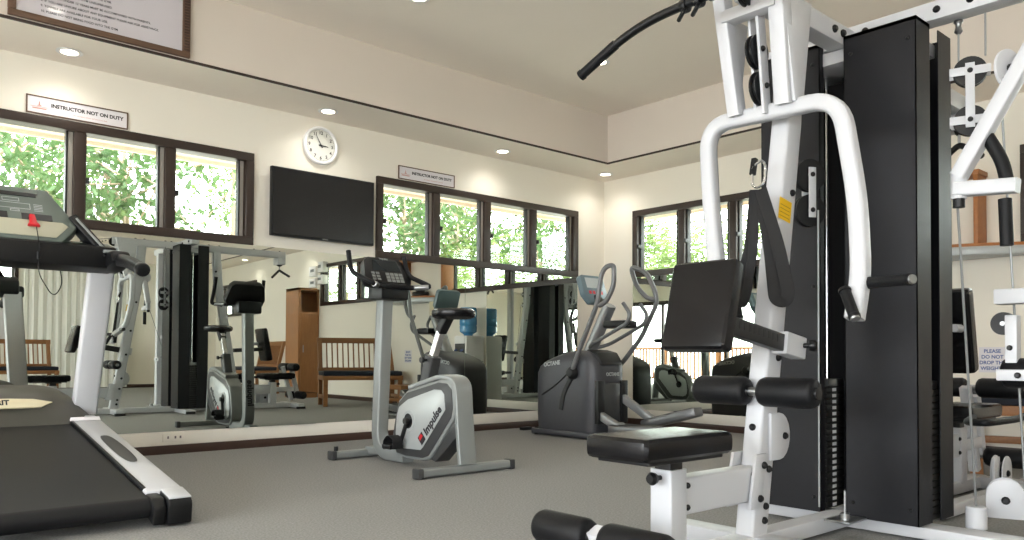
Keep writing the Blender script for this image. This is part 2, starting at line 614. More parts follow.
# ------------------------------------------------------------------ multi-station gym
GY = 1.585
def bolt(m, p, d, r=.011, h=.01):
    m.lathe([(0, r), (h * .5, r), (h, r * .6), (h, 0)], p, d, 10)
def roller(name, parent, p0, p1, r=.052, mtl='foam'):
    """foam roller with rounded ends and a hub cap"""
    p0, p1 = Vector(p0), Vector(p1)
    L = (p1 - p0).length
    d = (p1 - p0).normalized()
    f = MB().lathe([(0, 0), (0, r * .72), (L * .03, r * .9), (L * .09, r), (L * .91, r), (L * .97, r * .9), (L, r * .72), (L, 0)], p0, d, 24).build(name, mtl, parent)
    m = MB()
    m.lathe([(-.006, 0), (-.006, r * .4), (.004, r * .45)], p0, d, 14, False)
    m.lathe([(L - .004, r * .45), (L + .006, r * .4), (L + .006, 0)], p0, d, 14, False)
    m.build('end_cap', 'blackp', f)
    return f
def pulley(parent, c, axis, r, wd=.024, mtl='blackp'):
    c, axis = Vector(c), Vector(axis).normalized()
    f = MB().lathe([(-wd / 2, 0), (-wd / 2, r), (-wd / 4, r), (0, r * .86), (wd / 4, r), (wd / 2, r), (wd / 2, 0)], c, axis, 28).build('pulley', mtl, parent)
    MB().lathe([(-wd / 2 - .006, 0), (-wd / 2 - .006, r * .2), (wd / 2 + .006, r * .2), (wd / 2 + .006, 0)], c, axis, 12).build('pulley_hub', 'steel', f)
    return f
def pad(name, parent, x0, x1, y0, y1, z0, z1, bev, mtx=None, mtl='vinyl'):
    return MB().box(x0, x1, y0, y1, z0, z1, bev, mtx, 3).build(name, mtl, parent)
gym = thing('multi_gym', 'tall white multi-station gym with black weight stack covers, largest machine at the right', 'gym machine', (3.34, GY, 0))
# base frame
m = MB()
m.box(1.98, 4.80, GY - .04, GY + .04, .012, .072, .006)
m.box(3.22, 3.34, .55, 2.05, .006, .052, .006)
m.box(2.50, 2.60, 1.28, 1.90, .010, .070, .006)
m.box(4.70, 4.78, 1.30, 1.90, .010, .070, .006)
m.box(3.68, 4.86, 1.34, 1.40, .012, .066, .006)
m.build('base_frame', 'white', gym)
m = MB()
for p in [(2.55, 1.29, .006), (2.55, 1.88, .006), (3.28, .57, .006), (3.28, 2.03, .006), (4.74, 1.32, .006), (4.74, 1.88, .006), (2.0, GY, .006)]:
    m.box(p[0] - .055, p[0] + .055, p[1] - .025, p[1] + .025, 0, .03, .006)
m.build_each('foot_pad', 'rubber', gym)
# main uprights: front and rear lean into the tower
def upright(sgn):
    f = lambda x: x if sgn > 0 else 6.54 - x
    m = MB()
    m.rtube([(f(2.545), GY, .06), (f(2.80), GY, 1.60), (f(2.83), GY, 2.03)], .075, .10, (-sgn, 0, 0), .012)
    u = m.build('upright', 'white', gym)
    m = MB()
    for z in (.12, .17, .30, .42, .70, .98, 1.32, 1.75):
        x = 2.545 + .255 * (z - .06) / 1.54
        for s in (-1, 1):
            bolt(m, (f(x + .015), GY + s * .0375, z), (0, s, 0), .013, .012)
    for z in (.45, .2):
        bolt(m, (f(2.545 + .255 * (z - .06) / 1.54 - .05), GY, z), (-sgn, 0, 0), .013, .012)
    m.build_each('bolt', 'blackp', u)
    return f
upright(1)
upright(-1)
# overhead beam along x with bolts
m = MB()
m.box(2.50, 4.62, 1.545, 1.625, 1.99, 2.075, .008)
ob = m.build('overhead_beam', 'white', gym)
m = MB()
for x in (2.76, 2.86, 3.10, 3.17, 3.62, 3.75, 4.2, 4.55):
    bolt(m, (x, 1.545, 2.035), (0, -1, 0), .016, .014)
    bolt(m, (x, 1.585, 2.075), (0, 0, 1), .014, .012)
m.build_each('bolt', 'blackp', ob)
# cross beam along y over the weight stacks
m = MB()
m.box(3.28, 3.37, .45, 2.0, 2.025, 2.10, .008)
cb = m.build('cross_beam', 'white', gym)
m = MB()
for y in (.95, 1.1, 1.22, 1.5, 1.66, 1.9):
    bolt(m, (3.28, y, 2.062), (-1, 0, 0), .014, .012)
m.build_each('bolt', 'blackp', cb)
MB().box(3.20, 3.45, 1.29, 1.90, 1.93, 1.985, .006).build('stack_top_plate', 'white', gym)
# weight stacks with their covers
def stack(y0, y1, side):
    yc = (y0 + y1) / 2
    for x0, x1, nm in ((3.17, 3.30, 'front'), (3.385, 3.515, 'rear')):
        m = MB()
        if nm == 'front':
            dpt = .13 if side < 0 else .035
            m.box(x0, x0 + .004, y0, y1, .06, 2.02)
            m.box(x0, x0 + dpt, y0, y0 + .004, .06, 2.02)
            m.box(x0, x0 + .13, y1 - .004, y1, .06, 2.02)
            m.box(x0, x0 + dpt, y0, y1, 2.005, 2.02)
        else:
            m.box(x1 - .004, x1, y0, y1, .06, 2.02)
            m.box(x0, x1, y0, y0 + .004, .06, 2.02)
            m.box(x0, x1, y1 - .004, y1, .06, 2.02)
        c = m.build('stack_cover', 'shroud', gym, flat=True)
        m = MB()
        for z in (.12, 1.0, 1.94):
            for yy in (y0 + .03, y1 - .03):
                bolt(m, (x0 if nm == 'front' else x1, yy, z), (-1 if nm == 'front' else 1, 0, 0), .008, .006)
        m.build_each('screw', 'blackp', c)
    for k in range(20):
        z0 = .062 + k * .0258
        p = MB().box(3.255, 3.43, y0 + .016, y1 - .016, z0, z0 + .0232, .003).build('weight_plate', 'plate', gym)
        m = MB()
        ys = y0 + .0155
        m.box(3.303, 3.336, ys - .001, ys + .002, z0 + .005, z0 + .019)
        m.build('number_label', 'numw', p)
    m = MB()
    m.cyl((3.345, yc, .08), (3.345, yc, .78), .014, 12)
    m.box(3.275, 3.41, y0 + .02, y1 - .02, .578, .61, .004)
    m.build('selector_stem', 'steel', gym)
    for dy in (-.075, .075):
        MB().cyl((3.345, yc + dy, .06), (3.345, yc + dy, 1.94), .0125, 14).build('guide_rod', 'chrome', gym)
    MB().cyl((3.345, yc, .78), (3.345, yc, 1.95), .004, 8).build('cable', 'cable', gym)
stack(1.255, 1.54, -1)
stack(1.645, 1.918, 1)
MB().box(3.525, 3.53, 1.262, 1.29, .58, .66, .002).build('cover_latch', 'steel', gym)
# chest press arm: hoop, two hanger bars and grips
hoop = fillet([(2.52, 1.68, .93), (2.62, 1.775, 1.03), (2.67, 1.838, 1.32), (2.67, 1.855, 1.62), (2.67, 1.31, 1.605), (2.67, 1.25, 1.24), (2.64, 1.225, .98), (2.60, 1.23, .83)], .11, 7)
m = MB().rtube(hoop, .058, .058, (-1, 0, 0), .016)
arm = m.build('press_arm', 'white', gym)
m = MB()
m.rtube([(2.545, 1.705, 2.06), (2.64, 1.70, 1.62)], .05, .06, (-1, 0, 0), .006)
m.rtube([(2.545, 1.475, 2.06), (2.64, 1.50, 1.62)], .06, .06, (-1, 0, 0), .006)
m.box(2.53, 2.59, 1.48, 1.70, 1.945, 1.99, .005)
m.prism([(2.55, 2.0), (2.75, 2.0), (2.69, 1.63), (2.63, 1.62)], (0, 1.455, 0), X, Z, (0, .012, 0), .002)
m.prism([(2.55, 2.0), (2.75, 2.0), (2.69, 1.63), (2.63, 1.62)], (0, 1.72, 0), X, Z, (0, .012, 0), .002)
m.build('hanger_bars', 'white', arm)
m = MB()
m.rtube([(2.59, 1.575, 2.0), (2.64, 1.575, 1.60)], .012, .05, (-1, 0, 0), .003)
m.rtube([(2.62, 1.625, 2.0), (2.67, 1.625, 1.60)], .012, .05, (-1, 0, 0), .003)
m.build_each('pulley_bracket', 'white', gym)
pulley(gym, (2.615, 1.60, 1.83), Y, .062)
pulley(gym, (2.64, 1.60, 1.70), Y, .062)
m = MB()
for z in (1.83, 1.70):
    bolt(m, (2.60 + (1.83 - z) * .2, 1.568, z), (0, -1, 0), .011, .01)
m.build_each('bolt', 'blackp', gym)
def grip(p0, p1, r=.018):
    p0, p1 = Vector(p0), Vector(p1)
    L = (p1 - p0).length
    g = MB().lathe([(0, 0), (0, r), (.004, r * 1.15), (.012, r * 1.15), (.014, r), (L - .012, r), (L - .010, r * 1.12), (L, r * 1.05), (L, 0)], p0, p1 - p0, 16).build('grip', 'foam', arm)
    d = (p1 - p0).normalized()
    MB().lathe([(0, 0), (0, r * .9), (.006, r * .8), (.006, 0)], p1, d, 14).build('grip_cap', 'steel', g)
grip((2.64, 1.205, .95), (2.56, 1.03, .945))
grip((2.58, 1.255, .93), (2.54, 1.20, .83))
grip((2.60, 1.775, .99), (2.54, 1.90, .985))
grip((2.55, 1.655, .955), (2.54, 1.632, .84))
# back pad, its adjuster and knob
tilt = Matrix.Translation((2.225, 1.60, .72)) @ Matrix.Rotation(R(14), 4, 'Y') @ Matrix.Translation((-2.225, -1.60, -.72))
pad('back_pad', gym, 2.20, 2.265, 1.472, 1.728, .722, 1.035, .022, tilt)
MB().box(2.262, 2.275, 1.50, 1.70, .75, 1.0, .004, tilt).build('pad_board', 'blackp', gym)
m = MB().rtube([(2.255, 1.515, .815), (2.74, 1.515, .735)], .04, .062, (0, 0, 1), .004)
ad = m.build('back_adjuster', 'blackm', gym)
m = MB()
for k in range(9):
    x = 2.34 + k * .03
    z = .815 - (x - 2.255) * .165
    m.box(x - .008, x + .008, 1.4935, 1.497, z - .004, z + .022)
m.build_each('adjuster_hole', 'elld', ad)
MB().rtube([(2.62, 1.512, .755), (2.75, 1.512, .734)], .06, .08, (0, 0, 1), .005).build('adjuster_sleeve', 'white', gym)
MB().lathe([(0, .009), (.03, .009), (.032, .02), (.05, .022), (.06, .014), (.06, 0)], (2.73, 1.495, .745), (.5, -1, 0), 16).build('pull_knob', 'blackp', gym)
MB().rtube([(2.275, 1.62, .84), (2.30, 1.62, .80)], .04, .05, (0, 0, 1), .004).build('pad_bracket', 'blackm', gym)
# thigh rollers on the upright
MB().cyl((2.53, 1.32, .58), (2.53, 1.82, .58), .016, 12).build('roller_axle', 'steel', gym)
roller('roller_pad', gym, (2.53, 1.325, .58), (2.53, 1.535, .58))
roller('roller_pad', gym, (2.53, 1.585, .58), (2.53, 1.80, .58))
# half-round side bracket
pl = [(2.60, .33), (2.60, .50)] + [(2.66 + .07 * math.sin(R(a)), .415 + .085 * math.cos(R(a))) for a in range(0, 181, 20)]
m = MB().prism(pl, (0, GY - .05, 0), X, Z, (0, .012, 0), .002)
br = m.build('side_bracket', 'white', gym)
m = MB()
bolt(m, (2.69, GY - .05, .415), (0, -1, 0), .013, .012)
m.build_each('bolt', 'blackp', br)
m = MB()
m.prism([(2.46, .17), (2.53, .17), (2.57, .36), (2.50, .36)], (0, GY - .052, 0), X, Z, (0, .012, 0), .002)
m.prism([(2.46, .17), (2.53, .17), (2.57, .36), (2.50, .36)], (0, GY + .04, 0), X, Z, (0, .012, 0), .002)
sp = m.build('frame_collar', 'white', gym)
m = MB()
for x, z in ((2.545, .32), (2.52, .205)):
    bolt(m, (x, GY - .052, z), (0, -1, 0), .013, .012)
m.build_each('bolt', 'blackp', sp)
# seat, post, rail
def seat_station(sgn, back=False):
    f = lambda x: x if sgn > 0 else 6.54 - x
    def P(x, y, z):
        return (f(x), y, z)
    lo, hi = sorted((f(1.79), f(2.235)))
    seat = pad('seat', gym, lo, hi, 1.448, 1.692, .393, .465, .026)
    lo, hi = sorted((f(1.83), f(2.20)))
    MB().box(lo, hi, 1.47, 1.67, .382, .396, .004).build('seat_board', 'blackp', seat)
    MB().rtube([P(2.07, GY, .06), P(2.07, GY, .345)], .085, .085, (1, 0, 0), .008).build('seat_post', 'white', gym)
    MB().rtube([P(2.07, GY, .335), P(2.07, GY, .39)], .065, .065, (1, 0, 0), .006).box(min(f(2.0), f(2.15)), max(f(2.0), f(2.15)), GY - .06, GY + .06, .372, .384, .003).build('seat_slider', 'blackm', gym)
    MB().rtube([P(2.10, GY, .255), P(2.56, GY, .255)], .07, .12, (0, 0, 1), .008).build('seat_rail', 'white', gym)
    MB().lathe([(0, .008), (.03, .008), (.032, .018), (.045, .021), (.056, .014), (.056, 0)], P(2.03, GY, .32), (-sgn, 0, 0), 16).build('pull_knob', 'blackp', gym)
    # leg lever with rollers
    if not back:
        lv = MB().rtube([P(2.03, GY, .10), P(1.80, GY, .10)], .05, .05, (0, 0, 1), .006).rtube([P(1.79, GY, .075), P(1.735, GY, .195)], .05, .05, (1, 0, 0), .006).build('leg_lever', 'white', gym)
    else:
        lv = MB().rtube([P(1.80, GY, .50), P(1.72, GY, .17)], .05, .055, (1, 0, 0), .006).rtube([P(1.93, GY, .55), P(1.80, GY, .10)], .05, .05, (1, 0, 0), .006).box(min(f(1.78), f(2.05)), max(f(1.78), f(2.05)), GY - .03, GY + .03, .22, .28, .004).build('leg_lever', 'white', gym)
    MB().cyl(P(1.735, 1.36, .175), P(1.735, 1.80, .175), .016, 12).build('roller_axle', 'steel', gym)
    roller('roller_pad', gym, P(1.735, 1.825, .172), P(1.735, 1.612, .172))
    roller('roller_pad', gym, P(1.735, 1.555, .172), P(1.735, 1.322, .172))
    if back:
        MB().cyl(P(1.84, 1.36, .545), P(1.84, 1.80, .545), .016, 12).build('roller_axle', 'steel', gym)
        roller('roller_pad', gym, P(1.84, 1.825, .545), P(1.84, 1.612, .545))
        roller('roller_pad', gym, P(1.84, 1.555, .545), P(1.84, 1.322, .545))
        tl = Matrix.Translation((4.34, GY, .66)) @ Matrix.Rotation(R(-11), 4, 'Y') @ Matrix.Translation((-4.34, -GY, -.66))
        pad('back_pad', gym, 4.34, 4.42, 1.45, 1.72, .62, 1.05, .03, tl)
        MB().rtube([(4.33, GY, .78), (3.95, GY, .76)], .05, .05, (0, 0, 1), .005).build('back_adjuster', 'blackm', gym)
        MB().cyl((4.33, 1.50, .85), (4.22, 1.50, .85), .02, 12).build('pad_knob', 'white', gym)
        m = MB()
        m.tube(fillet([(4.35, 1.46, .41), (3.85, 1.32, .42), (3.78, 1.22, .425), (4.1, 1.19, .43), (4.4, 1.17, .47)], .06), .016, 10)
        m.build('side_handle', 'foam', gym)
    m = MB()
    for x, z in ((2.12, .29), (2.12, .22), (2.5, .29), (2.5, .22)):
        bolt(m, P(x, GY - .0355, z), (0, -1, 0), .01, .009)
    m.build_each('bolt', 'blackp', gym)
seat_station(1)
seat_station(-1, True)
# rear pulldown end of the beam
MB().box(4.50, 4.60, 1.50, 1.67, 1.90, 1.99, .006).build('pulley_bracket', 'white', gym)
pulley(gym, (4.55, GY, 1.93), Y, .05)
pulley(gym, (2.52, GY, 2.02), Y, .05)
# warning sticker on the upright
m = MB()
ax = Vector((.255, 0, 1.54)).normalized()
m.prism([(-.042, 0), (.042, 0), (.042, .08), (-.042, .08)], (2.712, GY - .0378, 1.21), ax.cross(Y) * -1, ax, (0, -.0012, 0))
m.build('warning_sticker', 'yellow', gym)
m = MB()
for k in range(4):
    m.prism([(-.034, 0), (.034, 0), (.034, .0012), (-.034, .0012)], Vector((2.712, GY - .0391, 1.222)) + ax * (.014 * k), ax.cross(Y) * -1, ax, (0, -.0004, 0))
m.build('sticker_print', 'ink', gym)
# low pulley and double floating pulleys
def double_pulley(c, axis, across, sep=.135, r=.055, near=True):
    c, axis, across = Vector(c), Vector(axis), Vector(across)
    m = MB()
    for s in (-1, 1):
        o = c + axis * (s * .022)
        m.prism([(-.016, -sep * .5 - .03), (.016, -sep * .5 - .03), (.016, sep * .5 + .03), (-.016, sep * .5 + .03)], o, across, Z, axis * (s * .005), .001)
        for q in (-1, 1) if near or s > 0 else ():
            m.prism([(-.07, -.016), (.07, -.016), (.07, .016), (-.07, .016)], o + Z * (q * (sep * .5)), across, Z, axis * (s * .004), .001)
    b = m.build('pulley_block', 'white', gym)
    m = MB()
    for q in (-1, 1):
        for s in (-1, 1):
            bolt(m, c + axis * (s * .027) + Z * (q * sep * .5), axis * s, .010, .009)
    m.build_each('bolt', 'blackp', b)
    for q in (-1, 1):
        pulley(gym, c + Z * (q * sep * .5), axis, r, .03)
double_pulley((3.07, 1.64, 1.375), Vector((.55, 1, 0)).normalized(), Vector((1, -.55, 0)).normalized(), .145, .066, False)
double_pulley((3.36, 1.13, 1.715), Vector((-1, -.35, 0)).normalized(), Vector((.35, -1, 0)).normalized(), .19, .058)
m = MB()
m.tube([(3.36, 1.17, 2.03), (3.36, 1.17, 1.86)], .004, 8)
m.tube([(3.36, 1.075, 2.03), (3.36, 1.075, 1.86)], .004, 8)
m.tube([(3.07, 1.69, 2.0), (3.07, 1.69, 1.43)], .004, 8)
m.tube([(3.07, 1.6, 1.30), (3.07, 1.6, .10)], .004, 8)
m.tube([(3.06, 1.075, 1.29), (3.42, 1.14, .12)], .0045, 8)
m.tube([(3.36, 1.02, 1.62), (3.50, .99, .10)], .0045, 8)
m.build_each('cable', 'cable', gym)
MB().lathe([(0, 0), (0, .014), (.012, .018), (.02, .012), (.03, .01), (.05, .016), (.06, .008), (.06, 0)], (3.36, 1.17, 2.03), (0, 0, -1), 12).build('eye_hook', 'steel', gym)
# side station arm, its pivot plate, grips
m = MB().rtube([(3.05, .80, 1.80), (3.05, 1.065, 1.345)], .05, .06, (-1, 0, 0), .008)
m.rtube([(3.05, 1.075, 1.30), (3.05, .88, 1.285)], .055, .05, (0, 0, 1), .008)
m.cyl((3.05, 1.065, 1.36), (3.05, 1.065, 1.265), .026, 14)
sa = m.build('side_arm', 'white', gym)
MB().cyl((3.05, 1.065, 1.265), (3.05, 1.065, 1.235), .02, 14).build('pivot_bush', 'blackp', sa)
pn = Vector((.3, .95, 0)).normalized()
pc = Vector((3.06, .905, 1.69))
MB().lathe([(0, 0), (0, .068), (.01, .068), (.01, 0)], pc, pn, 28).build('pivot_plate', 'white', gym)
m = MB()
bolt(m, pc, -pn, .016, .02)
bolt(m, pc + Vector((-.025, .008, -.04)), -pn, .010, .015)
m.build_each('bolt', 'blackp', gym)
MB().tube(fillet([(3.06, .975, 1.47), (3.06, .93, 1.38), (3.06, .915, 1.30)], .05), .022, 14).build('arm_grip', 'foam', gym)
MB().tube([(3.05, .92, 1.245), (3.05, .915, 1.085)], .021, 14).build('arm_grip', 'foam', gym)
# side station frame pieces by the picture edge
m = MB()
m.box(3.26, 3.34, .86, 1.025, .90, .955, .006)
m.box(3.28, 3.33, .955, .995, .66, .86, .005)
m.box(3.20, 3.26, .80, 1.0, .622, .662, .006)
m.box(3.26, 3.34, .62, .72, .05, 2.03, .008)
m.build('side_frame', 'white', gym)
pulley(gym, (3.31, 1.005, .83), X, .042)
roller('roller_pad', gym, (3.32, .84, .648), (3.32, 1.012, .648), .055)
m = MB()
bolt(m, (3.20, .93, .642), (-1, 0, 0), .011, .01)
bolt(m, (3.28, .978, .74), (-1, 0, 0), .010, .01)
m.build_each('bolt', 'blackp', gym)
# low pulley housing on the base
hp = [(-.075, .07), (.075, .07), (.075, .17)] + [(.075 * math.cos(R(a)), .17 + .075 * math.sin(R(a))) for a in range(15, 180, 15)] + [(-.075, .17)]
def housing(x, y, k=1.0, u=(.35, -1, 0)):
    u = Vector(u).normalized()
    n = u.cross(Z)
    m = MB()
    for s in (-1, 1):
        m.prism([(a * k, .0 + (b - .0) * k) for a, b in hp], Vector((x, y, 0)) + n * (s * .025 * k), u, Z, n * (s * .006), .001)
    h = m.build('pulley_housing', 'white', gym)
    m = MB()
    for s in (-1, 1):
        bolt(m, Vector((x, y, .15 * k)) + n * (s * .031 * k), n * s, .018 * k, .012)
    m.build_each('bolt', 'blackp', h)
    pulley(gym, (x, y, .15 * k), n, .062 * k, .03)
housing(3.62, 1.10, .9)
housing(4.45, 1.37, .9, (1, 0, 0))
MB().lathe([(0, 0), (0, .036), (.02, .038), (.022, .03), (.028, .03), (.03, .038), (.11, .038), (.115, .034), (.115, 0)], (3.42, 1.14, .012), Z, 20).build('cable_stop', 'white', gym)
MB().box(4.33, 4.41, 1.36, 1.376, .07, .22, .006).build('side_plate', 'white', gym)
m = MB()
m.box(2.95, 3.10, 1.42, 1.52, .072, .08, .002)
m.cyl((3.0, 1.46, .07), (3.0, 1.46, .105), .018, 12)
m.cyl((3.0, 1.46, .10), (3.0, 1.46, .19), .005, 8)
m.build('cable_anchor', 'steel', gym)

# hanging lat bar at the front
lb = thing('pulldown_bar', 'long black lat pulldown bar with a bent end hanging high from the gym', 'pulldown bar', (2.33, 1.585, 1.95))
path = fillet([(2.30, 2.19, 1.825), (2.32, 1.93, 1.945), (2.33, 1.585, 1.965), (2.33, 1.24, 1.945), (2.31, .98, 1.825)], .16, 8)
MB().tube(path, .0165, 14, (1, 0, 0)).build('bar', 'blackp', lb)
for k, (a, b) in enumerate((((2.30, 2.185, 1.827), (2.3135, 2.01, 1.908)), ((2.31, .985, 1.827), (2.324, 1.16, 1.908)))):
    a, b = Vector(a), Vector(b)
    g = MB().lathe([(0, 0), (0, .021), (.012, .022), (.014, .0195), (.19, .0195), (.194, 0)], a - (b - a).normalized() * .012, b - a, 16).build('grip', 'foam', lb)
m = MB()
m.box(2.305, 2.355, 1.55, 1.62, 1.945, 1.985, .006)
m.prism([(-.03, 0), (.03, 0), (.012, .06), (-.012, .06)], (2.33, 1.58, 1.98), Y, Z, (.01, 0, 0), .002)
m.build_each('hanger_clamp', 'blackp', lb)
for y in (1.64, 1.70):
    MB().cyl((2.33, y, 1.955), (2.33, y + .025, 1.955), .026, 14, .003).tube(fillet([(2.33, y + .01, 1.95), (2.30, y, 1.918), (2.33, y + .04, 1.912)], .02), .008, 8).build_each('bar_hook', 'blackp', lb)
m = MB()
for k in range(4):
    m.lathe([(0, .004), (.004, .009), (.012, .009), (.016, .004)], (2.36 + .035 * k, 1.585, 2.0 + .012 * k), (.9, 0, .3), 10)
m.tube([(2.34, 1.585, 2.03), (2.5, 1.585, 2.06)], .0045, 8)
m.build('snap_link', 'chrome', lb)
# black webbing strap on a carabiner
st = thing('webbing_strap', 'black webbing ab strap hanging from a steel carabiner on the gym upright', 'strap', (2.60, GY - .045, 1.38))
def ribbon(m, pts, wdir, wd, th=.004):
    m.sweep(fillet(pts, .06, 5), rrect(wd, th, .0015, 1), wdir)
m = MB()
def rib(m, pts, wd, n):
    pts = fillet(pts, .05, 5)
    m.sweep(pts, rrect(wd, .006, .002, 1), n)
rib(m, [(2.58, 1.565, 1.31), (2.57, 1.49, 1.10), (2.56, 1.445, .93), (2.56, 1.455, .895), (2.56, 1.495, .905), (2.575, 1.525, 1.10), (2.585, 1.57, 1.31)], .045, (-.85, -.53, 0))
rib(m, [(2.575, 1.585, 1.31), (2.55, 1.575, 1.10), (2.54, 1.595, .94), (2.54, 1.615, .885), (2.54, 1.635, .93), (2.555, 1.595, 1.10), (2.58, 1.59, 1.31)], .034, (-.85, -.53, 0))
m.build('strap_loop', 'strap', st)
m = MB()
m.tube(fillet([(2.60, 1.573, 1.42), (2.585, 1.60, 1.40), (2.58, 1.60, 1.33), (2.578, 1.575, 1.315), (2.58, 1.55, 1.33), (2.59, 1.55, 1.40), (2.60, 1.573, 1.42)], .02), .005, 8)
m.build('carabiner', 'chrome', st)
MB().rtube([(2.60, 1.60, 1.43), (2.585, 1.60, 1.37)], .02, .02, (1, 0, 0), .004).build('swivel', 'blackp', st)
MB().lathe([(0, 0), (0, .012), (.012, .014), (.02, .009), (.03, .009), (.03, 0)], (2.55, GY, 2.03), (-1, 0, -.6), 12).build('cable_end', 'steel', gym)

hk = thing('pulldown_hook', 'black row handle hanging from the rear end of the gym beam, in the mirror', 'row handle', (4.55, GY, 1.82))
MB().tube(fillet([(4.50, 1.46, 1.74), (4.54, 1.55, 1.81), (4.55, 1.585, 1.83), (4.56, 1.62, 1.81), (4.62, 1.74, 1.74)], .03), .016, 10).build('handle_bar', 'blackp', hk)
m = MB()
m.tube([(4.55, GY, 1.90), (4.55, GY, 1.83)], .008, 8)
m.build('chain', 'steel', hk)

# ------------------------------------------------------------------ upright exercise bike
bk = thing('exercise_bike', 'silver upright exercise bike with black saddle in the middle of the carpet', 'exercise bike', (2.95, 4.25, 0))
bx0, bx1 = 2.885, 3.015
outer = [(4.441, .196), (4.414, .306), (4.375, .41), (4.277, .48), (4.10, .522), (3.92, .56), (3.84, .558), (3.80, .54), (3.775, .476), (3.768, .39), (3.785, .322), (4.02, .069), (4.088, .05), (4.292, .047), (4.40, .06), (4.435, .10)]
ring = [(4.425, .205), (4.40, .31), (4.362, .40), (4.273, .465), (3.935, .54), (3.85, .535), (3.805, .50), (3.792, .39), (3.81, .33), (4.035, .085), (4.095, .066), (4.285, .063), (4.385, .075), (4.42, .12)]
inner = [(4.396, .20), (4.385, .31), (4.36, .37), (4.262, .422), (3.976, .496), (3.905, .495), (3.872, .47), (3.862, .378), (4.089, .136), (4.118, .114), (4.32, .108), (4.37, .125), (4.388, .155)]
def yz(m, poly, x, th, bev=0):
    return m.prism(poly, (x, 0, 0), Y, Z, (th, 0, 0), bev)
yz(MB(), outer, bx0, bx1 - bx0, .012).build('housing', 'silver', bk)
for s, nm in ((-1, 'side_trim'), (1, 'side_trim')):
    x = bx0 - .004 if s < 0 else bx1 - .002
    tr = yz(MB(), ring, x, .006, .002).build(nm, 'silverd', bk)
    x = bx0 - .007 if s < 0 else bx1 + .001
    yz(MB(), inner, x, .006, .002).build('side_panel', 'silverl', tr)
    hx = bx0 - .012 if s < 0 else bx1 + .004
    MB().lathe([(0, .048), (0, .066), (.008, .07), (.010, .05), (0, .048)], (hx, 4.247, .287), X, 30, False).build('crank_ring', 'silverl', bk)
    MB().lathe([(0, 0), (0, .049), (.006, .049)], (hx + .002, 4.247, .287), X, 26).build('crank_hub', 'blackp', bk)
    # crank and pedal
    q = (4.312, .125) if s < 0 else (4.18, .45)
    xs = bx0 - .02 if s < 0 else bx1 + .02
    xp = xs + s * .012
    ck = MB().rtube([(xs, 4.247, .287), (xp, q[0], q[1])], .014, .026, (1, 0, 0), .004).cyl((xs + .02, 4.247, .287), (xs - .02, 4.247, .287), .02, 14).build('crank_arm', 'blackm', bk)
    m = MB()
    m.box(min(xp, xp + s * .10), max(xp, xp + s * .10), q[0] - .045, q[0] + .05, q[1] - .014, q[1] + .014, .005)
    pd = m.build('pedal', 'blackp', ck)
    pts = fillet([(xp + s * .05, q[0] - .05, q[1] - .01), (xp + s * .05, q[0] - .06, q[1] + .05), (xp + s * .05, q[0] + .01, q[1] + .075), (xp + s * .05, q[0] + .06, q[1] + .03), (xp + s * .05, q[0] + .05, q[1] - .02)], .03)
    MB().sweep(pts, rrect(.075, .006, .002, 1), (0, .2, 1)).build('pedal_strap', 'strap', ck)
# dark triangular flank below the housing
fl_ = [(3.775, .30), (3.765, .18), (4.05, .052)]
yz(MB(), [(3.785, .32), (3.775, .22), (3.98, .052), (4.03, .062)], bx0 + .012, bx1 - bx0 - .024, .004).build('lower_flank', 'silverd', bk)
# bent silver frame over the housing and the J-shaped console post
fr = fillet([(3.735, 2.95, .05)[::-1] and (2.95, 3.735, .06), (2.95, 3.768, .33), (2.95, 3.785, .555), (2.95, 3.93, .578), (2.95, 4.27, .497)], .10, 7)
MB().rtube(fr, .125, .032, (0, -.6, .8), .008).build('rear_frame', 'silver', bk)
post = fillet([(2.945, 4.645, 1.10), (2.945, 4.70, .045), (2.945, 4.35, .05)], .20, 10)
MB().rtube(post, .088, .085, (0, 1, 0.3), .012).build('console_post', 'silver', bk)
m = MB()
m.text('Impulse', .075, (2.945, 4.732, .36), (-.04, 0, 1), (1, 0, 0), depth=.001, bold=.003)
m.build('post_lettering', 'ink', bk)
def stab(y, xa=2.635, xb=3.285):
    s_ = MB().rtube([(xa, y, .032), (xb, y, .032)], .062, .048, (0, 0, 1), .012).build('stabiliser', 'silver', bk)
    for xx, e in ((xa, -1), (xb, 1)):
        MB().box(min(xx, xx + e * .04), max(xx, xx + e * .04), y - .036, y + .036, .0, .062, .012).build('stabiliser_cap', 'silverd', s_)
    return s_
stab(3.76)
sr = stab(4.82, 2.675)
MB().rtube([(2.945, 4.82, .05), (2.945, 4.55, .06)], .07, .05, (0, 0, 1), .008).build('frame_joint', 'silver', bk)
MB().cyl((2.70, 4.85, .055), (2.70, 4.85, .085), .014, 12).build('levelling_knob', 'blackp', bk)
# logo block and name along the lower diagonal
dv = Vector((0, 3.862 - 4.089, .378 - .136)).normalized()
dn = Vector((0, dv.z, -dv.y))
if dn.z < 0:
    dn = -dn
o = Vector((bx0 - .0075, 4.089, .136))
m = MB()
m.prism([(.0, .012), (.058, .012), (.058, .075), (.0, .075)], o, dv, dn * 1, (-.001, 0, 0))
m.build('logo_block', 'ink', bk)
m = MB()
m.prism([(.006, .045), (.052, .045), (.046, .07), (.012, .07)], o + Vector((-.0012, 0, 0)), dv, dn, (-.0006, 0, 0))
m.build('logo_mark', 'red', bk)
MB().text('Impulse', .074, o + dv * .078 + dn * .042, dv, dn, 'LEFT', .0008, .0028).build('lettering', 'ink', bk)
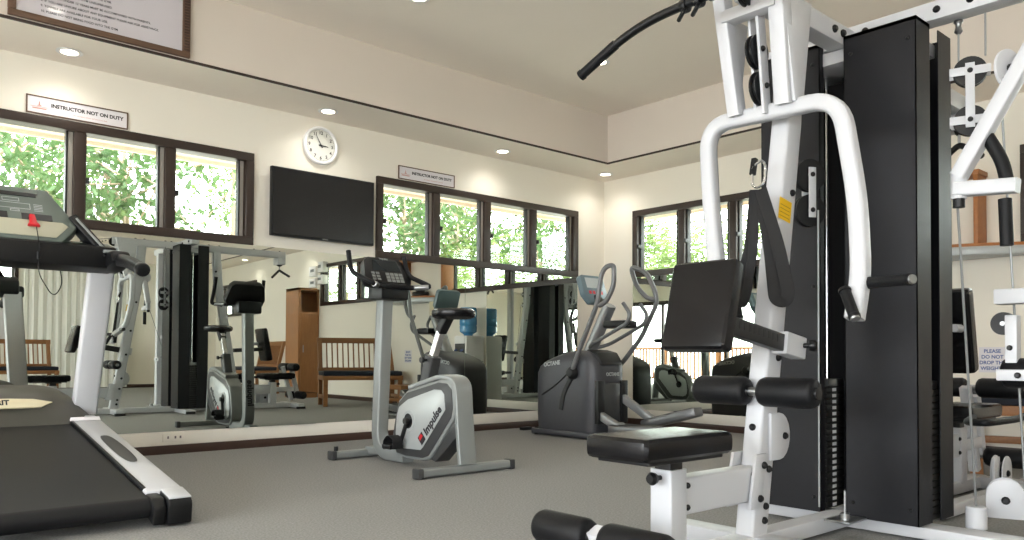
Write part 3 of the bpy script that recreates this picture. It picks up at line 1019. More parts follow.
# saddle, slider and sleeve
MB().rtube([(2.95, 4.165, .46), (2.95, 4.085, .70)], .075, .085, (0, -1, 0), .010).build('post_sleeve', 'silverd', bk)
MB().rtube([(2.95, 4.11, .64), (2.95, 3.985, .90)], .042, .05, (0, -1, 0), .006).build('seat_slider', 'chrome', bk)
MB().lathe([(0, .008), (.025, .008), (.027, .018), (.045, .018), (.045, 0)], (2.91, 4.10, .675), (-1, 0, 0), 14).build('pull_knob', 'blackp', bk)
MB().rtube([(2.95, 4.005, .855), (2.95, 3.93, .945)], .06, .06, (0, -1, 0), .01).build('saddle_clamp', 'blackp', bk)
m = MB()
prof = [(-.028, 0), (-.03, .75), (-.02, .94), (0, 1.0), (.018, .98), (.03, .85), (.034, .5), (.032, 0)]
n = 28
rings = []
for h, k in prof:
    if k == 0:
        rings.append([m.b.verts.new((2.95, 3.89, .957 + h))])
    else:
        rg = []
        for i in range(n):
            a = 2 * PI * i / n
            wy = math.sin(a)
            rx = .137 * (1 - .28 * max(0, wy) ** 2)
            rg.append(m.b.verts.new((2.95 + rx * k * math.cos(a), 3.885 + .145 * k * wy, .957 + h)))
        rings.append(rg)
for p, q in zip(rings, rings[1:]):
    for i in range(n):
        j = (i + 1) % n
        if len(p) == 1:
            m.b.faces.new((p[0], q[j], q[i]))
        elif len(q) == 1:
            m.b.faces.new((p[i], p[j], q[0]))
        else:
            m.b.faces.new((p[i], p[j], q[j], q[i]))
m.build('saddle', 'vinyl', bk)
# console, display, keys, handlebar
cpoly = [(-.165, 0), (.165, 0), (.185, .05), (.155, .185), (.12, .215), (-.12, .215), (-.155, .185), (-.185, .05)]
co = Vector((2.93, 4.545, 1.185))
cv = Vector((0, .50, .866))
cn = Vector((0, -.866, .5))
MB().prism(cpoly, co, X, cv, -cn * .075, .014).build('console', 'blackp', bk)
MB().prism([(-.11, .10), (.11, .10), (.095, .185), (-.095, .185)], co + cn * .0005, X, cv, cn * .002).build('display', 'lcd', bk)
m = MB()
for i in range(3):
    for j in range(2):
        m.prism([(-.13 + j * .035, .022 + i * .024), (-.104 + j * .035, .022 + i * .024), (-.104 + j * .035, .038 + i * .024), (-.13 + j * .035, .038 + i * .024)], co + cn * .0005, X, cv, cn * .003)
for i in range(3):
    for j in range(4):
        m.prism([(-.02 + j * .035, .012 + i * .026), (.008 + j * .035, .012 + i * .026), (.008 + j * .035, .033 + i * .026), (-.02 + j * .035, .033 + i * .026)], co + cn * .0005, X, cv, cn * .003)
m.build_each('key', 'silver', bk)
MB().text('Impulse', .022, co + cv * .20 + cn * .002, X, cv, depth=.0005).build('console_lettering', 'silverl', bk)
m = MB()
m.box(2.84, 3.06, 4.52, 4.70, 1.075, 1.185, .02)
m.build('console_neck', 'blackp', bk)
hb = fillet([(2.66, 4.64, 1.39), (2.655, 4.60, 1.25), (2.70, 4.40, 1.165), (2.80, 4.50, 1.16), (2.93, 4.52, 1.16), (3.06, 4.50, 1.16), (3.17, 4.40, 1.165), (3.10, 4.60, 1.25), (3.095, 4.64, 1.385)], .06, 6)
MB().tube(hb, .0165, 12).build('handlebar', 'foam', bk)
for a, b in (((2.79, 4.49, 1.161), (2.72, 4.42, 1.164)), ((3.07, 4.49, 1.161), (3.15, 4.42, 1.164))):
    MB().cyl(a, b, .019, 14, .002).build('pulse_grip', 'steel', bk)


# ------------------------------------------------------------------ elliptical trainer
el = thing('elliptical_trainer', 'charcoal elliptical trainer with moving arms near the corner of the room', 'elliptical trainer', (5.40, 4.9, 0))
ex0, ex1 = 5.17, 5.63
m = MB()
prev = None
N = 40
for z, y0, y1, hw in ((.035, 4.79, 5.545, .225), (.20, 4.78, 5.558, .23), (.45, 4.768, 5.56, .23), (.58, 4.765, 5.555, .23), (.64, 4.768, 5.52, .229), (.69, 4.785, 5.43, .226), (.725, 4.805, 5.33, .22), (.755, 4.84, 5.22, .205), (.775, 4.88, 5.13, .18), (.787, 4.93, 5.05, .13)):
    ring_ = []
    for k in range(N):
        t = 2 * PI * k / N
        c_, s_ = math.cos(t), math.sin(t)
        ring_.append(m.b.verts.new((5.40 + hw * math.copysign(abs(c_) ** .42, c_), (y0 + y1) / 2 + (y1 - y0) / 2 * math.copysign(abs(s_) ** .42, s_), z)))
    if prev:
        for k in range(N):
            j = (k + 1) % N
            m.b.faces.new((prev[k], prev[j], ring_[j], ring_[k]))
    else:
        m.b.faces.new(ring_[::-1])
    prev = ring_
m.b.faces.new(prev)
m.build('housing', 'ell', el)
MB().prism([(4.95, .797), (4.82, .768), (4.765, .69), (4.758, .655), (4.80, .66), (4.90, .74)], (5.26, 0, 0), Y, Z, (.28, 0, 0), .012).build('top_grille', 'elld', el)
# moulded side ridge and lower arm cover on each side
for s in (-1, 1):
    xs = ex0 if s < 0 else ex1
    m = MB()
    m.sweep(fillet([(xs, 5.0, .60), (xs, 5.14, .40), (xs, 5.17, .25)], .12), rrect(.05, .02, .008), (1, 0, 0))
    m.build('arm_recess', 'elld', el)
    m = MB()
    m.sweep(fillet([(xs, 5.06, .60), (xs, 5.25, .46), (xs, 5.42, .38)], .15), rrect(.016, .016, .006), (1, 0, 0))
    m.build('side_ridge', 'elld', el)
    MB().text('OCTANE', .052, (xs + s * .0015, 5.29, .665), (0, -s * -1 if s > 0 else -1, .12 if s < 0 else -.12), (0, .05, 1), depth=.0008, bold=.002).build('side_lettering', 'silverl', el)
MB().text('OCTANE', .042, (5.41, 4.762, .575), X, (0, .08, 1), depth=.0012, bold=.002).build('rear_lettering', 'silverl', el)
MB().box(5.29, 5.51, 4.756, 4.80, .14, .50, .012).build('rear_recess', 'silverd', el)
for x in (5.205, 5.515):
    MB().box(x, x + .085, 4.748, 4.79, .14, .52, .006).build('arm_slot', 'elld', el)
MB().prism([(5.56, 0.012), (5.56, .06), (4.76, .06), (4.76, .012)], (ex0 - .006, 0, 0), Y, Z, (ex1 - ex0 + .012, 0, 0), .008).build('base_skirt', 'ell', el)
for x in (ex0 + .02, ex1 - .05):
    MB().cyl((x, 5.53, .035), (x + .03, 5.53, .035), .035, 18, .004).build('transport_wheel', 'rubber', el)
m = MB()
m.rtube([(5.40, 4.80, .04), (5.40, 3.92, .04)], .10, .05, (0, 0, 1), .01)
m.rtube([(5.14, 3.95, .035), (5.66, 3.95, .035)], .06, .05, (0, 0, 1), .01)
m.build('base_rail', 'elld', el)
for x in (5.17, 5.52):
    MB().box(x, x + .05, 4.0, 4.82, .035, .055, .004).build('ramp_track', 'ells', el)
# pedal links, rollers and pedals
def pedal(x, link, plate):
    MB().rtube([(x, link[0], link[1]), (x, link[2], link[3])], .055, .07, (0, 0, 1), .01).build('pedal_link', 'ells', el)
    MB().cyl((x - .05, link[2], link[3]), (x + .05, link[2], link[3]), .045, 18, .006).build('link_roller', 'ells', el)
    y0, z0, y1, z1 = plate
    m = MB()
    d = Vector((0, y1 - y0, z1 - z0))
    L = d.length
    d.normalize()
    nn = Vector((0, -d.z, d.y))
    if nn.z < 0:
        nn = -nn
    poly = [(-.08, 0), (.08, 0), (.10, L * .2), (.095, L * .7), (.06, L), (-.06, L), (-.095, L * .7), (-.10, L * .2)]
    m.prism(poly, Vector((x, y0, z0)) - nn * .03, X, d, nn * .075, .014)
    p = m.build('pedal', 'ellt', el)
    MB().prism([(a * .85, .02 + b * .9) for a, b in poly], Vector((x, y0, z0)) + nn * .045, X, d, nn * .003).build('tread_mat', 'elld', p)
pedal(5.26, (4.92, .28, 4.56, .125), (4.62, .10, 4.14, .12))
pedal(5.555, (4.80, .38, 4.40, .165), (4.50, .13, 3.95, .275))
# moving arms
la = fillet([(5.14, 5.01, .585), (5.14, 4.93, .76), (5.14, 4.70, 1.19), (5.14, 4.66, 1.43), (5.15, 4.62, 1.50), (5.16, 4.53, 1.515), (5.17, 4.54, 1.33), (5.16, 4.62, 1.20), (5.15, 4.69, 1.17)], .07, 6)
MB().tube(la, .0215, 12, (1, 0, 0)).build('moving_arm', 'ellt', el)
ra = fillet([(5.67, 5.02, .57), (5.67, 4.88, .67), (5.67, 4.655, .90), (5.66, 4.47, 1.20), (5.65, 4.475, 1.30), (5.64, 4.565, 1.485), (5.62, 4.74, 1.555), (5.61, 4.655, 1.355), (5.62, 4.54, 1.25), (5.64, 4.475, 1.235)], .07, 6)
MB().tube(ra, .0215, 12, (1, 0, 0)).build('moving_arm', 'ellt', el)
for x, s, y, z in ((5.165, -1, 5.015, .585), (5.635, 1, 5.015, .585)):
    MB().lathe([(0, .06), (.03, .055), (.055, .035), (.06, 0)], (x, y, z), (s, 0, 0), 22).build('arm_pivot', 'elld', el)
# centre mast, console, fixed handlebars, phone tray
MB().rtube([(5.41, 5.06, .74), (5.41, 4.80, 1.19)], .115, .085, (0, -1, 0), .025).build('mast', 'ells', el)
MB().rtube([(5.41, 4.82, 1.17), (5.41, 4.97, 1.27)], .08, .05, (0, 0, 1), .015).build('console_neck', 'elld', el)
co = Vector((5.41, 4.93, 1.215))
cv = Vector((0, .35, .937))
cn = Vector((0, -.937, .35))
MB().prism([(-.10, 0), (.10, 0), (.16, .09), (.155, .26), (.13, .28), (-.13, .28), (-.155, .26), (-.16, .09)], co, X, cv, -cn * .06, .014).build('console', 'bluegrey', el)
MB().prism([(-.10, .15), (.10, .15), (.10, .25), (-.10, .25)], co + cn * .0005, X, cv, cn * .002).build('display', 'silverl', el)
m = MB()
for k in range(4):
    m.prism([(-.09 + k * .05, .09), (-.06 + k * .05, .09), (-.06 + k * .05, .12), (-.09 + k * .05, .12)], co + cn * .0005, X, cv, cn * .003)
m.build_each('key', 'red', el)
for s, x in ((-1, 5.30), (1, 5.53)):
    hb = fillet([(5.41, 5.04, .80), (x, 4.93, .835), (x, 4.66, .95), (x, 4.50, 1.02), (x, 4.47, 1.10), (x, 4.55, 1.195)], .10, 6)
    MB().tube(hb, .017, 12, (1, 0, 0)).build('fixed_handlebar', 'ellt', el)
MB().box(5.31, 5.51, 4.56, 4.80, .98, 1.05, .026).build('bottle_tray', 'blackp', el)
MB().tube([(5.41, 4.88, 1.04), (5.41, 4.76, 1.02)], .018, 10).build('tray_stem', 'ellt', el)

el.location = (5.15, 4.672, 0)
el.scale = (.96, .96, .96)
# ------------------------------------------------------------------ treadmill, deck raised at the front
tm = thing('treadmill', 'treadmill with black belt and white side rail, raised at the front, at the left edge', 'treadmill', (.775, 4.3, 0))
SL = .164
dz = lambda y: .125 + SL * (y - 3.37)
ang = math.atan(SL)
def slab(x0, x1, y0, y1, top, th, bev=.004):
    """slab following the deck slope"""
    m = MB()
    m.prism([(y0, dz(y0) + top), (y1, dz(y1) + top), (y1, dz(y1) + top - th), (y0, dz(y0) + top - th)], (x0, 0, 0), Y, Z, (x1 - x0, 0, 0), bev)
    return m
for s in (-1, 1):
    x0, x1 = (1.055, 1.205) if s > 0 else (.345, .495)
    rl = slab(x0, x1, 3.46, 4.85, 0, .05, .010).build('side_rail', 'white', tm)
    yc = 4.13
    cx = (x0 + x1) / 2
    pts = [(cx + .034 * math.copysign(abs(math.cos(t)) ** .6, math.cos(t)), yc + .25 * math.copysign(abs(math.sin(t)) ** .8, math.sin(t))) for t in [2 * PI * k / 28 for k in range(28)]]
    m = MB()
    m.add([(a, b, dz(b) + .0025) for a, b in pts], [list(range(28))])
    m.build('foot_grip', 'silverd', rl)
    m = MB()
    m.prism([(3.355, dz(3.36) - .115), (3.345, dz(3.36) - .03), (3.365, dz(3.36) - .004), (3.48, dz(3.48) - .002), (3.48, dz(3.48) - .10), (3.43, dz(3.36) - .122)], (x0 + .055, 0, 0), Y, Z, (x1 - x0 - .053, 0, 0), .010)
    m.build('end_cap', 'blackp', tm)
    m = MB()
    m.prism([(3.36, dz(3.36) - .004), (3.47, dz(3.47) + .002), (3.47, dz(3.47) - .008), (3.36, dz(3.36) - .012)], (x0 + .06, 0, 0), Y, Z, (x1 - x0 - .06, 0, 0), .003)
    m.build('end_cap_top', 'white', tm)
    xa = x0 if s > 0 else x1 - .055
    m = MB()
    m.prism([(3.37, dz(3.36) - .115), (3.355, dz(3.36) - .04), (3.39, dz(3.40) - .012), (3.52, dz(3.52) - .012), (3.52, dz(3.52) - .09)], (xa, 0, 0), Y, Z, (.052, 0, 0), .010)
    m.build('roller_bracket', 'blackp', tm)
    xr = x0 if s > 0 else x1 - .012
    slab(xr, xr + .012, 3.5, 4.85, .004, .05, .002).build('rail_lip', 'blackp', tm)
    MB().box(cx - .03, cx + .03, 3.42, 3.48, 0, .03, .006).build('rear_foot', 'rubber', tm)
# running belt around deck and rear roller
bt = []
rr_ = .042
for k in range(13):
    a = R(90 + 180 * k / 12)
    bt.append((3.425 + rr_ * math.cos(a + ang), dz(3.425) - .013 - rr_ + rr_ * math.sin(a + ang)))
bt = [(4.9, dz(4.9) - .013)] + bt + [(4.9, dz(4.9) - .10)]
MB().prism(bt, (.50, 0, 0), Y, Z, (.552, 0, 0)).build('running_belt', 'belt', tm)
slab(.36, 1.19, 3.55, 5.3, -.052, .05).build('deck_frame', 'blackm', tm)
# front lift legs and wheels
for x in (.40, 1.14):
    lg = MB().rtube([(x, 5.25, dz(5.25) - .08), (x, 5.42, .05)], .05, .04, (1, 0, 0), .006).build('lift_leg', 'blackm', tm)
    MB().cyl((x - .03, 5.43, .045), (x + .03, 5.43, .045), .045, 20, .006).build('wheel', 'rubber', lg)
# motor hood
hp_ = [(4.70, .315), (4.715, .345), (4.80, .40), (4.85, .455), (4.93, .495), (5.15, .53), (5.40, .51), (5.53, .42), (5.55, .26), (4.9, .22)]
n = 15
m = MB()
prev = None
for k in range(n):
    t = -1 + 2 * k / (n - 1)
    x = .775 + .415 * t
    q = 1 - abs(t) ** 5 * .62
    ring_ = [m.b.verts.new((x, y + abs(t) ** 4 * .03 * (1 if y < 5 else -1), .30 + (z - .30) * (q if z > .34 else 1))) for y, z in hp_]
    if prev:
        for i in range(len(hp_)):
            j = (i + 1) % len(hp_)
            m.b.faces.new((prev[i], prev[j], ring_[j], ring_[i]))
    else:
        m.b.faces.new(ring_)
    prev = ring_
m.b.faces.new(prev[::-1])
m.build('motor_hood', 'hood', tm)
lp = [(-.30, .0), (.24, 0), (.30, .03), (.21, .052), (.10, .058), (-.10, .058), (-.30, .052)]
lv = Vector((0, .55, .83)).normalized()
ln = Vector((0, -.83, .55)).normalized()
lg = MB().prism(lp, Vector((.69, 4.80, .415)), X, lv, ln * .014, .004).build('logo_plate', 'beige', tm)
MB().text('SPIRIT', .04, Vector((.735, 4.80, .415)) + lv * .031 + ln * .0145, X, lv, depth=.0006, bold=.0015).build('logo_lettering', 'ink', lg)
m = MB().prism([(-.06, 0), (.09, 0), (.085, .022), (-.055, .022)], Vector((1.11, 4.715, .345)), X, lv, ln * .006, .002)
m.build('warning_strip', 'paper', tm)
# uprights, crossbar, side arms, grips
for s in (-1, 1):
    f = lambda x: .775 + s * (x - .775)
    up = MB().rtube([(f(1.165), 4.93, .38), (f(1.165), 4.62, 1.16)], .115, .075, (0, -1, 0), .010).build('upright', 'white', tm)
    MB().rtube([(f(1.2235), 4.93, .38), (f(1.2235), 4.62, 1.16)], .006, .074, (0, -1, 0), .002).build('upright_side', 'silver', up)
    MB().prism([(4.62, 1.13), (4.62, 1.22), (4.40, 1.235), (4.36, 1.17), (4.5, 1.135)], (f(1.20) - .05, 0, 0), Y, Z, (.10, 0, 0), .02).build('side_arm', 'blackp', tm)
    g = MB().tube(fillet([(f(1.20), 4.46, 1.19), (f(1.20), 4.28, 1.17), (f(1.20), 4.06, 1.115)], .1), .032, 16).build('handgrip', 'foam', tm)
    MB().cyl((f(1.20), 4.065, 1.116), (f(1.20), 4.02, 1.103), .034, 16, .008).build('grip_cap', 'blackp', g)
    bk_ = MB().rtube([(f(1.02), 4.62, 1.40), (f(1.16), 4.50, 1.20)], .045, .07, (0, -1, .6), .006).build('console_bracket', 'blackp', tm)
    MB().rtube([(f(1.035), 4.585, 1.40), (f(1.165), 4.47, 1.215)], .012, .02, (0, -1, .6), .003).build('bracket_trim', 'silver', bk_)
    MB().box(f(1.18) - .045, f(1.18) + .045, 4.45, 4.56, 1.222, 1.24, .008).build('bracket_cover', 'silver', tm)
MB().prism([(4.47, 1.145), (4.47, 1.255), (4.62, 1.29), (4.68, 1.25), (4.68, 1.16), (4.60, 1.125)], (.345, 0, 0), Y, Z, (.86, 0, 0), .015).build('crossbar', 'blackp', tm)
co = Vector((.775, 4.50, 1.272))
cv = Vector((0, .60, .80))
cn = Vector((0, -.80, .60))
MB().prism([(-.18, -.01), (.18, -.01), (.262, .10), (.245, .16), (.15, .355), (-.15, .355), (-.245, .16), (-.262, .10)], co, X, cv, -cn * .075, .014).build('console', 'tread', tm)
MB().prism([(-.155, .012), (.155, .012), (.22, .095), (.195, .12), (-.195, .12), (-.22, .095)], co + cn * .0004, X, cv, cn * .004, .002).build('console_chin', 'treadl', tm)
for x0, x1 in ((.015, .15), (-.15, -.045)):
    MB().prism([(x0, .125), (x1, .125), (x1, .165), (x0, .165)], co + cn * .0004, X, cv, cn * .003).build('tray_slot', 'blackp', tm)
MB().prism([(-.12, .285), (.09, .285), (.10, .31), (-.12, .31)], co + cn * .0004, X, cv, cn * .003).build('top_slot', 'blackp', tm)
def rectline(m, x0, x1, z0, z1, t=.003):
    for a, b, c, d_ in ((x0, x1, z0, z0 + t), (x0, x1, z1 - t, z1), (x0, x0 + t, z0, z1), (x1 - t, x1, z0, z1)):
        m.prism([(a, c), (b, c), (b, d_), (a, d_)], co + cn * .0004, X, cv, cn * .0012)
m = MB()
rectline(m, -.11, .06, .195, .235)
rectline(m, -.06, .015, .245, .27)
rectline(m, -.03, .01, .175, .19)
m.build('printed_outline', 'silverl', tm)
m = MB()
for k in range(5):
    m.prism([(.075, .187 + .011 * k), (.115, .187 + .011 * k), (.115, .190 + .011 * k), (.075, .190 + .011 * k)], co + cn * .0004, X, cv, cn * .0012)
m.build('printed_lines', 'silverl', tm)
m = MB().prism([(-.025, .0), (.035, .0), (.022, .02), (.015, .075), (-.01, .075), (-.012, .02)], co + Vector((.055, 0, 0)) + cv * .07 + cn * .004, X, cv, cn * .02, .006)
m.build('safety_key', 'red', tm)
MB().tube(fillet([(.84, 4.50, 1.33), (.85, 4.45, 1.20), (.84, 4.46, 1.10), (.92, 4.50, .98), (.97, 4.55, 1.05), (.97, 4.62, 1.16)], .05), .0025, 6).build('key_cord', 'blackp', tm)
MB().cyl((.84, 4.452, 1.20), (.84, 4.45, 1.165), .007, 10).build('cord_clip', 'blackp', tm)

# ------------------------------------------------------------------ things on the walls
tv = thing('television', 'black flat-screen television switched off on the wall between the windows', 'television', (3.14, D - .06, 1.63))
MB().box(2.648, 3.556, D - .075, D - .035, 1.622, 2.157, .006).build('casing', 'blackp', tv)
MB().box(2.660, 3.544, D - .0765, D - .0745, 1.640, 2.146).build('screen', 'tv', tv, flat=True)
MB().box(2.85, 3.45, D - .036, D - .001, 1.75, 2.05, .01).build('wall_bracket', 'blackm', tv)
MB().box(3.08, 3.13, D - .077, D - .075, 1.627, 1.635).build('logo_strip', 'silver', tv)
ck = thing('wall_clock', 'round white wall clock with black hands above the television', 'clock', (3.09, D, 2.398))
cc = Vector((3.09, D, 2.398))
MB().lathe([(0, .14), (0, .152), (.012, .156), (.030, .150), (.034, .138), (.026, .130), (.012, .129)], cc, -Y, 48, False).build('rim', 'numw', ck)
MB().lathe([(0, 0), (0, .135), (.014, .135), (.014, 0)], cc, -Y, 40).build('dial', 'clockf', ck)
m = MB()
for k in range(12):
    a = R(90 - 30 * (k + 1))
    m.text(str(k + 1), .036, cc + Vector((math.cos(a) * .101, -.015, math.sin(a) * .101)), X, Z, depth=.0004, bold=.0008)
m.build('numerals', 'ink', ck)
m = MB()
for k in range(60):
    a = R(6 * k)
    u = Vector((math.cos(a), 0, math.sin(a)))
    v = Vector((-math.sin(a), 0, math.cos(a)))
    l = .010 if k % 5 else .014
    m.prism([(.126 - l, -.0012), (.126, -.0012), (.126, .0012), (.126 - l, .0012)], cc - Y * .0145, u, v, -Y * .0004)
m.build('minute_track', 'inkg', ck)
def hand(nm, deg, L, wd, off):
    a = R(90 - deg)
    u = Vector((math.cos(a), 0, math.sin(a)))
    v = Vector((-math.sin(a), 0, math.cos(a)))
    MB().prism([(-.02, -wd), (L, -wd * .4), (L, wd * .4), (-.02, wd)], cc - Y * off, u, v, -Y * .002).build(nm, 'ink', ck)
hand('hour_hand', 93, .065, .006, .018)
hand('minute_hand', 330, .095, .004, .021)
MB().lathe([(0, 0), (0, .007), (.008, .006), (.008, 0)], cc - Y * .018, -Y, 14).build('hand_pin', 'ink', ck)
def duty(x0, x1, z0, z1, label):
    sg = thing('duty_sign', label, 'sign', ((x0 + x1) / 2, D, z0))
    m = MB()
    for a in ((x0, x1, z1 - .008, z1), (x0, x1, z0, z0 + .008), (x0, x0 + .008, z0 + .008, z1 - .008), (x1 - .008, x1, z0 + .008, z1 - .008)):
        m.box(a[0], a[1], D - .012, D, a[2], a[3], .001)
    m.build('frame', 'frameg', sg)
    MB().box(x0 + .006, x1 - .006, D - .007, D - .001, z0 + .006, z1 - .006).build('board', 'paper', sg)
    cz = (z0 + z1) / 2
    MB().text('INSTRUCTOR NOT ON DUTY', .0325, (x0 + .360, D - .0075, cz + .008), X, Z, depth=.0004, bold=.0014).build('lettering', 'ink', sg)
    m = MB()
    m.text('for assistance please call the front desk', .013, (x0 + .375, D - .0075, cz - .028), X, Z, depth=.0003)
    m.build('small_print', 'inkr', sg)
    m = MB()
    c = Vector((x0 + .075, D - .0075, cz))
    m.prism([(-.05, -.013), (.05, -.013), (.05, -.010), (-.05, -.010)], c, X, Z, -Y * .0004)
    m.prism([(-.004, -.006), (.004, -.006), (.004, .012), (.0, .028), (-.004, .012)], c, X, Z, -Y * .0004)
    m.prism([(-.012, -.006), (.012, -.006), (.010, .0), (-.010, .0)], c, X, Z, -Y * .0006)
    m.prism([(-.04, -.026), (.04, -.026), (.04, -.018), (-.04, -.018)], c, X, Z, -Y * .0004)
    m.build('emblem', 'inkr', sg)
duty(1.022, 1.632, 2.247, 2.365, 'framed INSTRUCTOR NOT ON DUTY sign above the treadmill window')
duty(3.84, 4.453, 2.247, 2.365, 'framed INSTRUCTOR NOT ON DUTY sign right of the wall clock')
rb = thing('rules_board', 'large dark-framed gym rules notice on the ceiling fascia at top left', 'notice board', (1.33, TY, 2.63))
m = MB()
for a in ((.82, 1.838, 2.63, 2.668), (.82, 1.838, 3.36, 3.398)):
    m.box(a[0], a[1], TY - .03, TY - .006, a[2], min(a[3], 3.085), .006) if a[2] < 3.0 else None
for a in ((.82, .862), (1.79, 1.838)):
    m.box(a[0], a[1], TY - .03, TY - .006, 2.668, 3.085, .006)
m.box(.862, 1.79, TY - .03, TY - .006, 3.05, 3.085, .006)
m.build('frame', 'frameg', rb)
m = MB()
for k in range(22):
    m.box(1.797, 1.831, TY - .034, TY - .029, 2.672 + k * .0185, 2.684 + k * .0185, .002)
m.build('carving', 'skirt', rb)
MB().box(.858, 1.794, TY - .014, TY - .006, 2.664, 3.055).build('board', 'board', rb)
m = MB()
lines = ['GYM RULES', '1. PLEASE WEAR PROPER SPORTS SHOES AND ATTIRE.', '2. A TOWEL MUST BE USED AT ALL TIMES.', '3. PROPER ATTIRE MUST BE WORN AT ALL TIME.', '4. NO FOOD OR SMOKING.', '5. RETURN WEIGHTS AFTER USE IN THE GYM.', '6. NO CHILDREN IN THE GYM UNSUPERVISED.', '7. CHILDREN UNDER 12 YEARS MUST BE ACCOMPANIED WITH PARENTS.', '8. IF YOU ARE UNSURE ABOUT ANY EQUIPMENT PLEASE ASK FOR ASSISTANCE.', '9. TOWELS ARE AVAILABLE FOR YOUR USE.', '10. PLEASE DO NOT BRING FOOD INTO THE GYM.']
for k, t in enumerate(lines):
    m.text(t, .0185 if k else .03, (.985, TY - .0146, 3.015 - .0315 * k), X, Z, 'LEFT', depth=.0003, bold=.0003)
m.build('lettering', 'ink', rb)
ol = thing('wall_outlet', 'white double power outlet on the ledge below the mirror', 'outlet', (1.965, D - .024, .12))
MB().box(1.885, 2.035, D - .036, D - .0235, .085, .148, .004).build('plate', 'ledge', ol)
m = MB()
for x in (1.92, 1.97, 2.005):
    m.box(x - .006, x + .006, D - .0375, D - .0355, .108, .126, .001)
m.build_each('socket', 'inkg', ol)
MB().box(5.10, 5.21, 5.60, 5.66, 0, .03, .006).build('power_adapter', 'blackp', None, loc=(5.155, 5.63, 0), label='small black power adapter on the carpet left of the elliptical', category='adapter')

# east wall: hanging shelf, boxes, notice, dispenser
sh = thing('wall_shelf', 'wooden wall shelf unit with a curved grey front board on the right wall', 'shelf', (W, 2.62, 1.48))
MB().box(6.33, W, 2.085, 2.115, 1.525, 2.04, .004).build('side_board', 'shelfw', sh)
MB().box(6.33, W, 3.08, 3.13, 1.525, 2.10, .004).build('side_board', 'shelfw', sh)
MB().box(6.33, W, 2.075, 3.14, 2.04, 2.075, .004).build('top_board', 'shelfw', sh)
pl = [(W, 1.80), (W, 2.85)] + [(W - .12 - .22 * math.sin(PI * k / 14), 2.85 - 1.05 * k / 14) for k in range(15)]
MB().prism(pl, (0, 0, 1.50), X, Y, (0, 0, .025), .003).build('shelf_board', 'shelfw', sh)
MB().prism([(a - .008 if a < W else a, b) for a, b in pl], (0, 0, 1.44), X, Y, (0, 0, .062), .006).build('front_apron', 'silverl', sh)
m = MB()
m.box(6.33, 6.48, 2.40, 2.62, 1.526, 1.60, .025)
m.box(6.36, 6.46, 2.44, 2.56, 1.60, 1.66, .022)
m.build('folded_bag', 'vinyl', None, loc=(6.40, 2.5, 1.526), label='small black bag lying on the curved wall shelf', category='bag')
MB().box(6.36, W - .001, 2.78, 2.98, 1.25, 1.44, .008).build('wall_box', 'beige', None, loc=(W, 2.88, 1.25), label='beige box fixed to the right wall under the shelf', category='box')
nt_ = thing('paper_notice', 'white paper notice with blue print taped to the right wall', 'notice', (W, 2.05, .6))
MB().box(W - .002, W - .0005, 1.965, 2.145, .60, .785).build('sheet', 'paper', nt_)
m = MB()
for k, t in enumerate(('PLEASE', 'DO NOT', 'DROP THE', 'WEIGHTS')):
    m.text(t, .036, (W - .0025, 2.055, .755 - .042 * k), -Y, Z, depth=.0003, bold=.001)
m.build('lettering', 'blueink', nt_)
sn = thing('door_plate', 'small white plate with a black figure low on the right wall', 'sign', (W, 2.85, .6))
MB().box(W - .004, W - .0005, 2.78, 2.90, .58, .78, .001).build('plate', 'paper', sn)
m = MB()
m.prism([(-.012, 0), (.012, 0), (.012, .06), (.006, .075), (.006, .09), (-.006, .09), (-.006, .075), (-.012, .06)], (W - .0045, 2.84, .62), -Y, Z, (-.0005, 0, 0))
m.build('figure', 'ink', sn)
wd = thing('water_dispenser', 'white water dispenser with a blue bottle by the right wall, seen in the mirror', 'water dispenser', (6.33, 3.68, 0))
MB().box(6.20, 6.49, 3.55, 3.81, .0, .96, .025).build('cabinet', 'numw', wd)
MB().box(6.192, 6.202, 3.58, 3.78, .62, .86, .006).build('tap_panel', 'silverd', wd)
for y in (3.62, 3.74):
    MB().cyl((6.195, y, .78), (6.16, y, .77), .014, 10).build('tap', 'blueink', wd)
MB().lathe([(0, .055), (.02, .06), (.05, .108), (.12, .112), (.13, .105), (.14, .112), (.22, .112), (.23, .105), (.24, .112), (.34, .108), (.36, .10), (.365, 0)], (6.33, 3.68, .96), Z, 26).build('bottle', 'bottle', wd)
wb = thing('water_bottle', 'spare blue water bottle on the floor beside the dispenser', 'bottle', (6.3, 3.32, 0))
MB().lathe([(0, 0), (0, .12), (.01, .135), (.10, .135), (.11, .128), (.12, .135), (.22, .135), (.23, .128), (.24, .135), (.32, .12), (.37, .05), (.42, .03)], (6.3, 3.32, 0), Z, 26).build('bottle_body', 'bottle', wb)
MB().lathe([(0, .034), (.03, .034), (.032, 0)], (6.3, 3.32, .42), Z, 16).build('cap', 'blueink', wb)
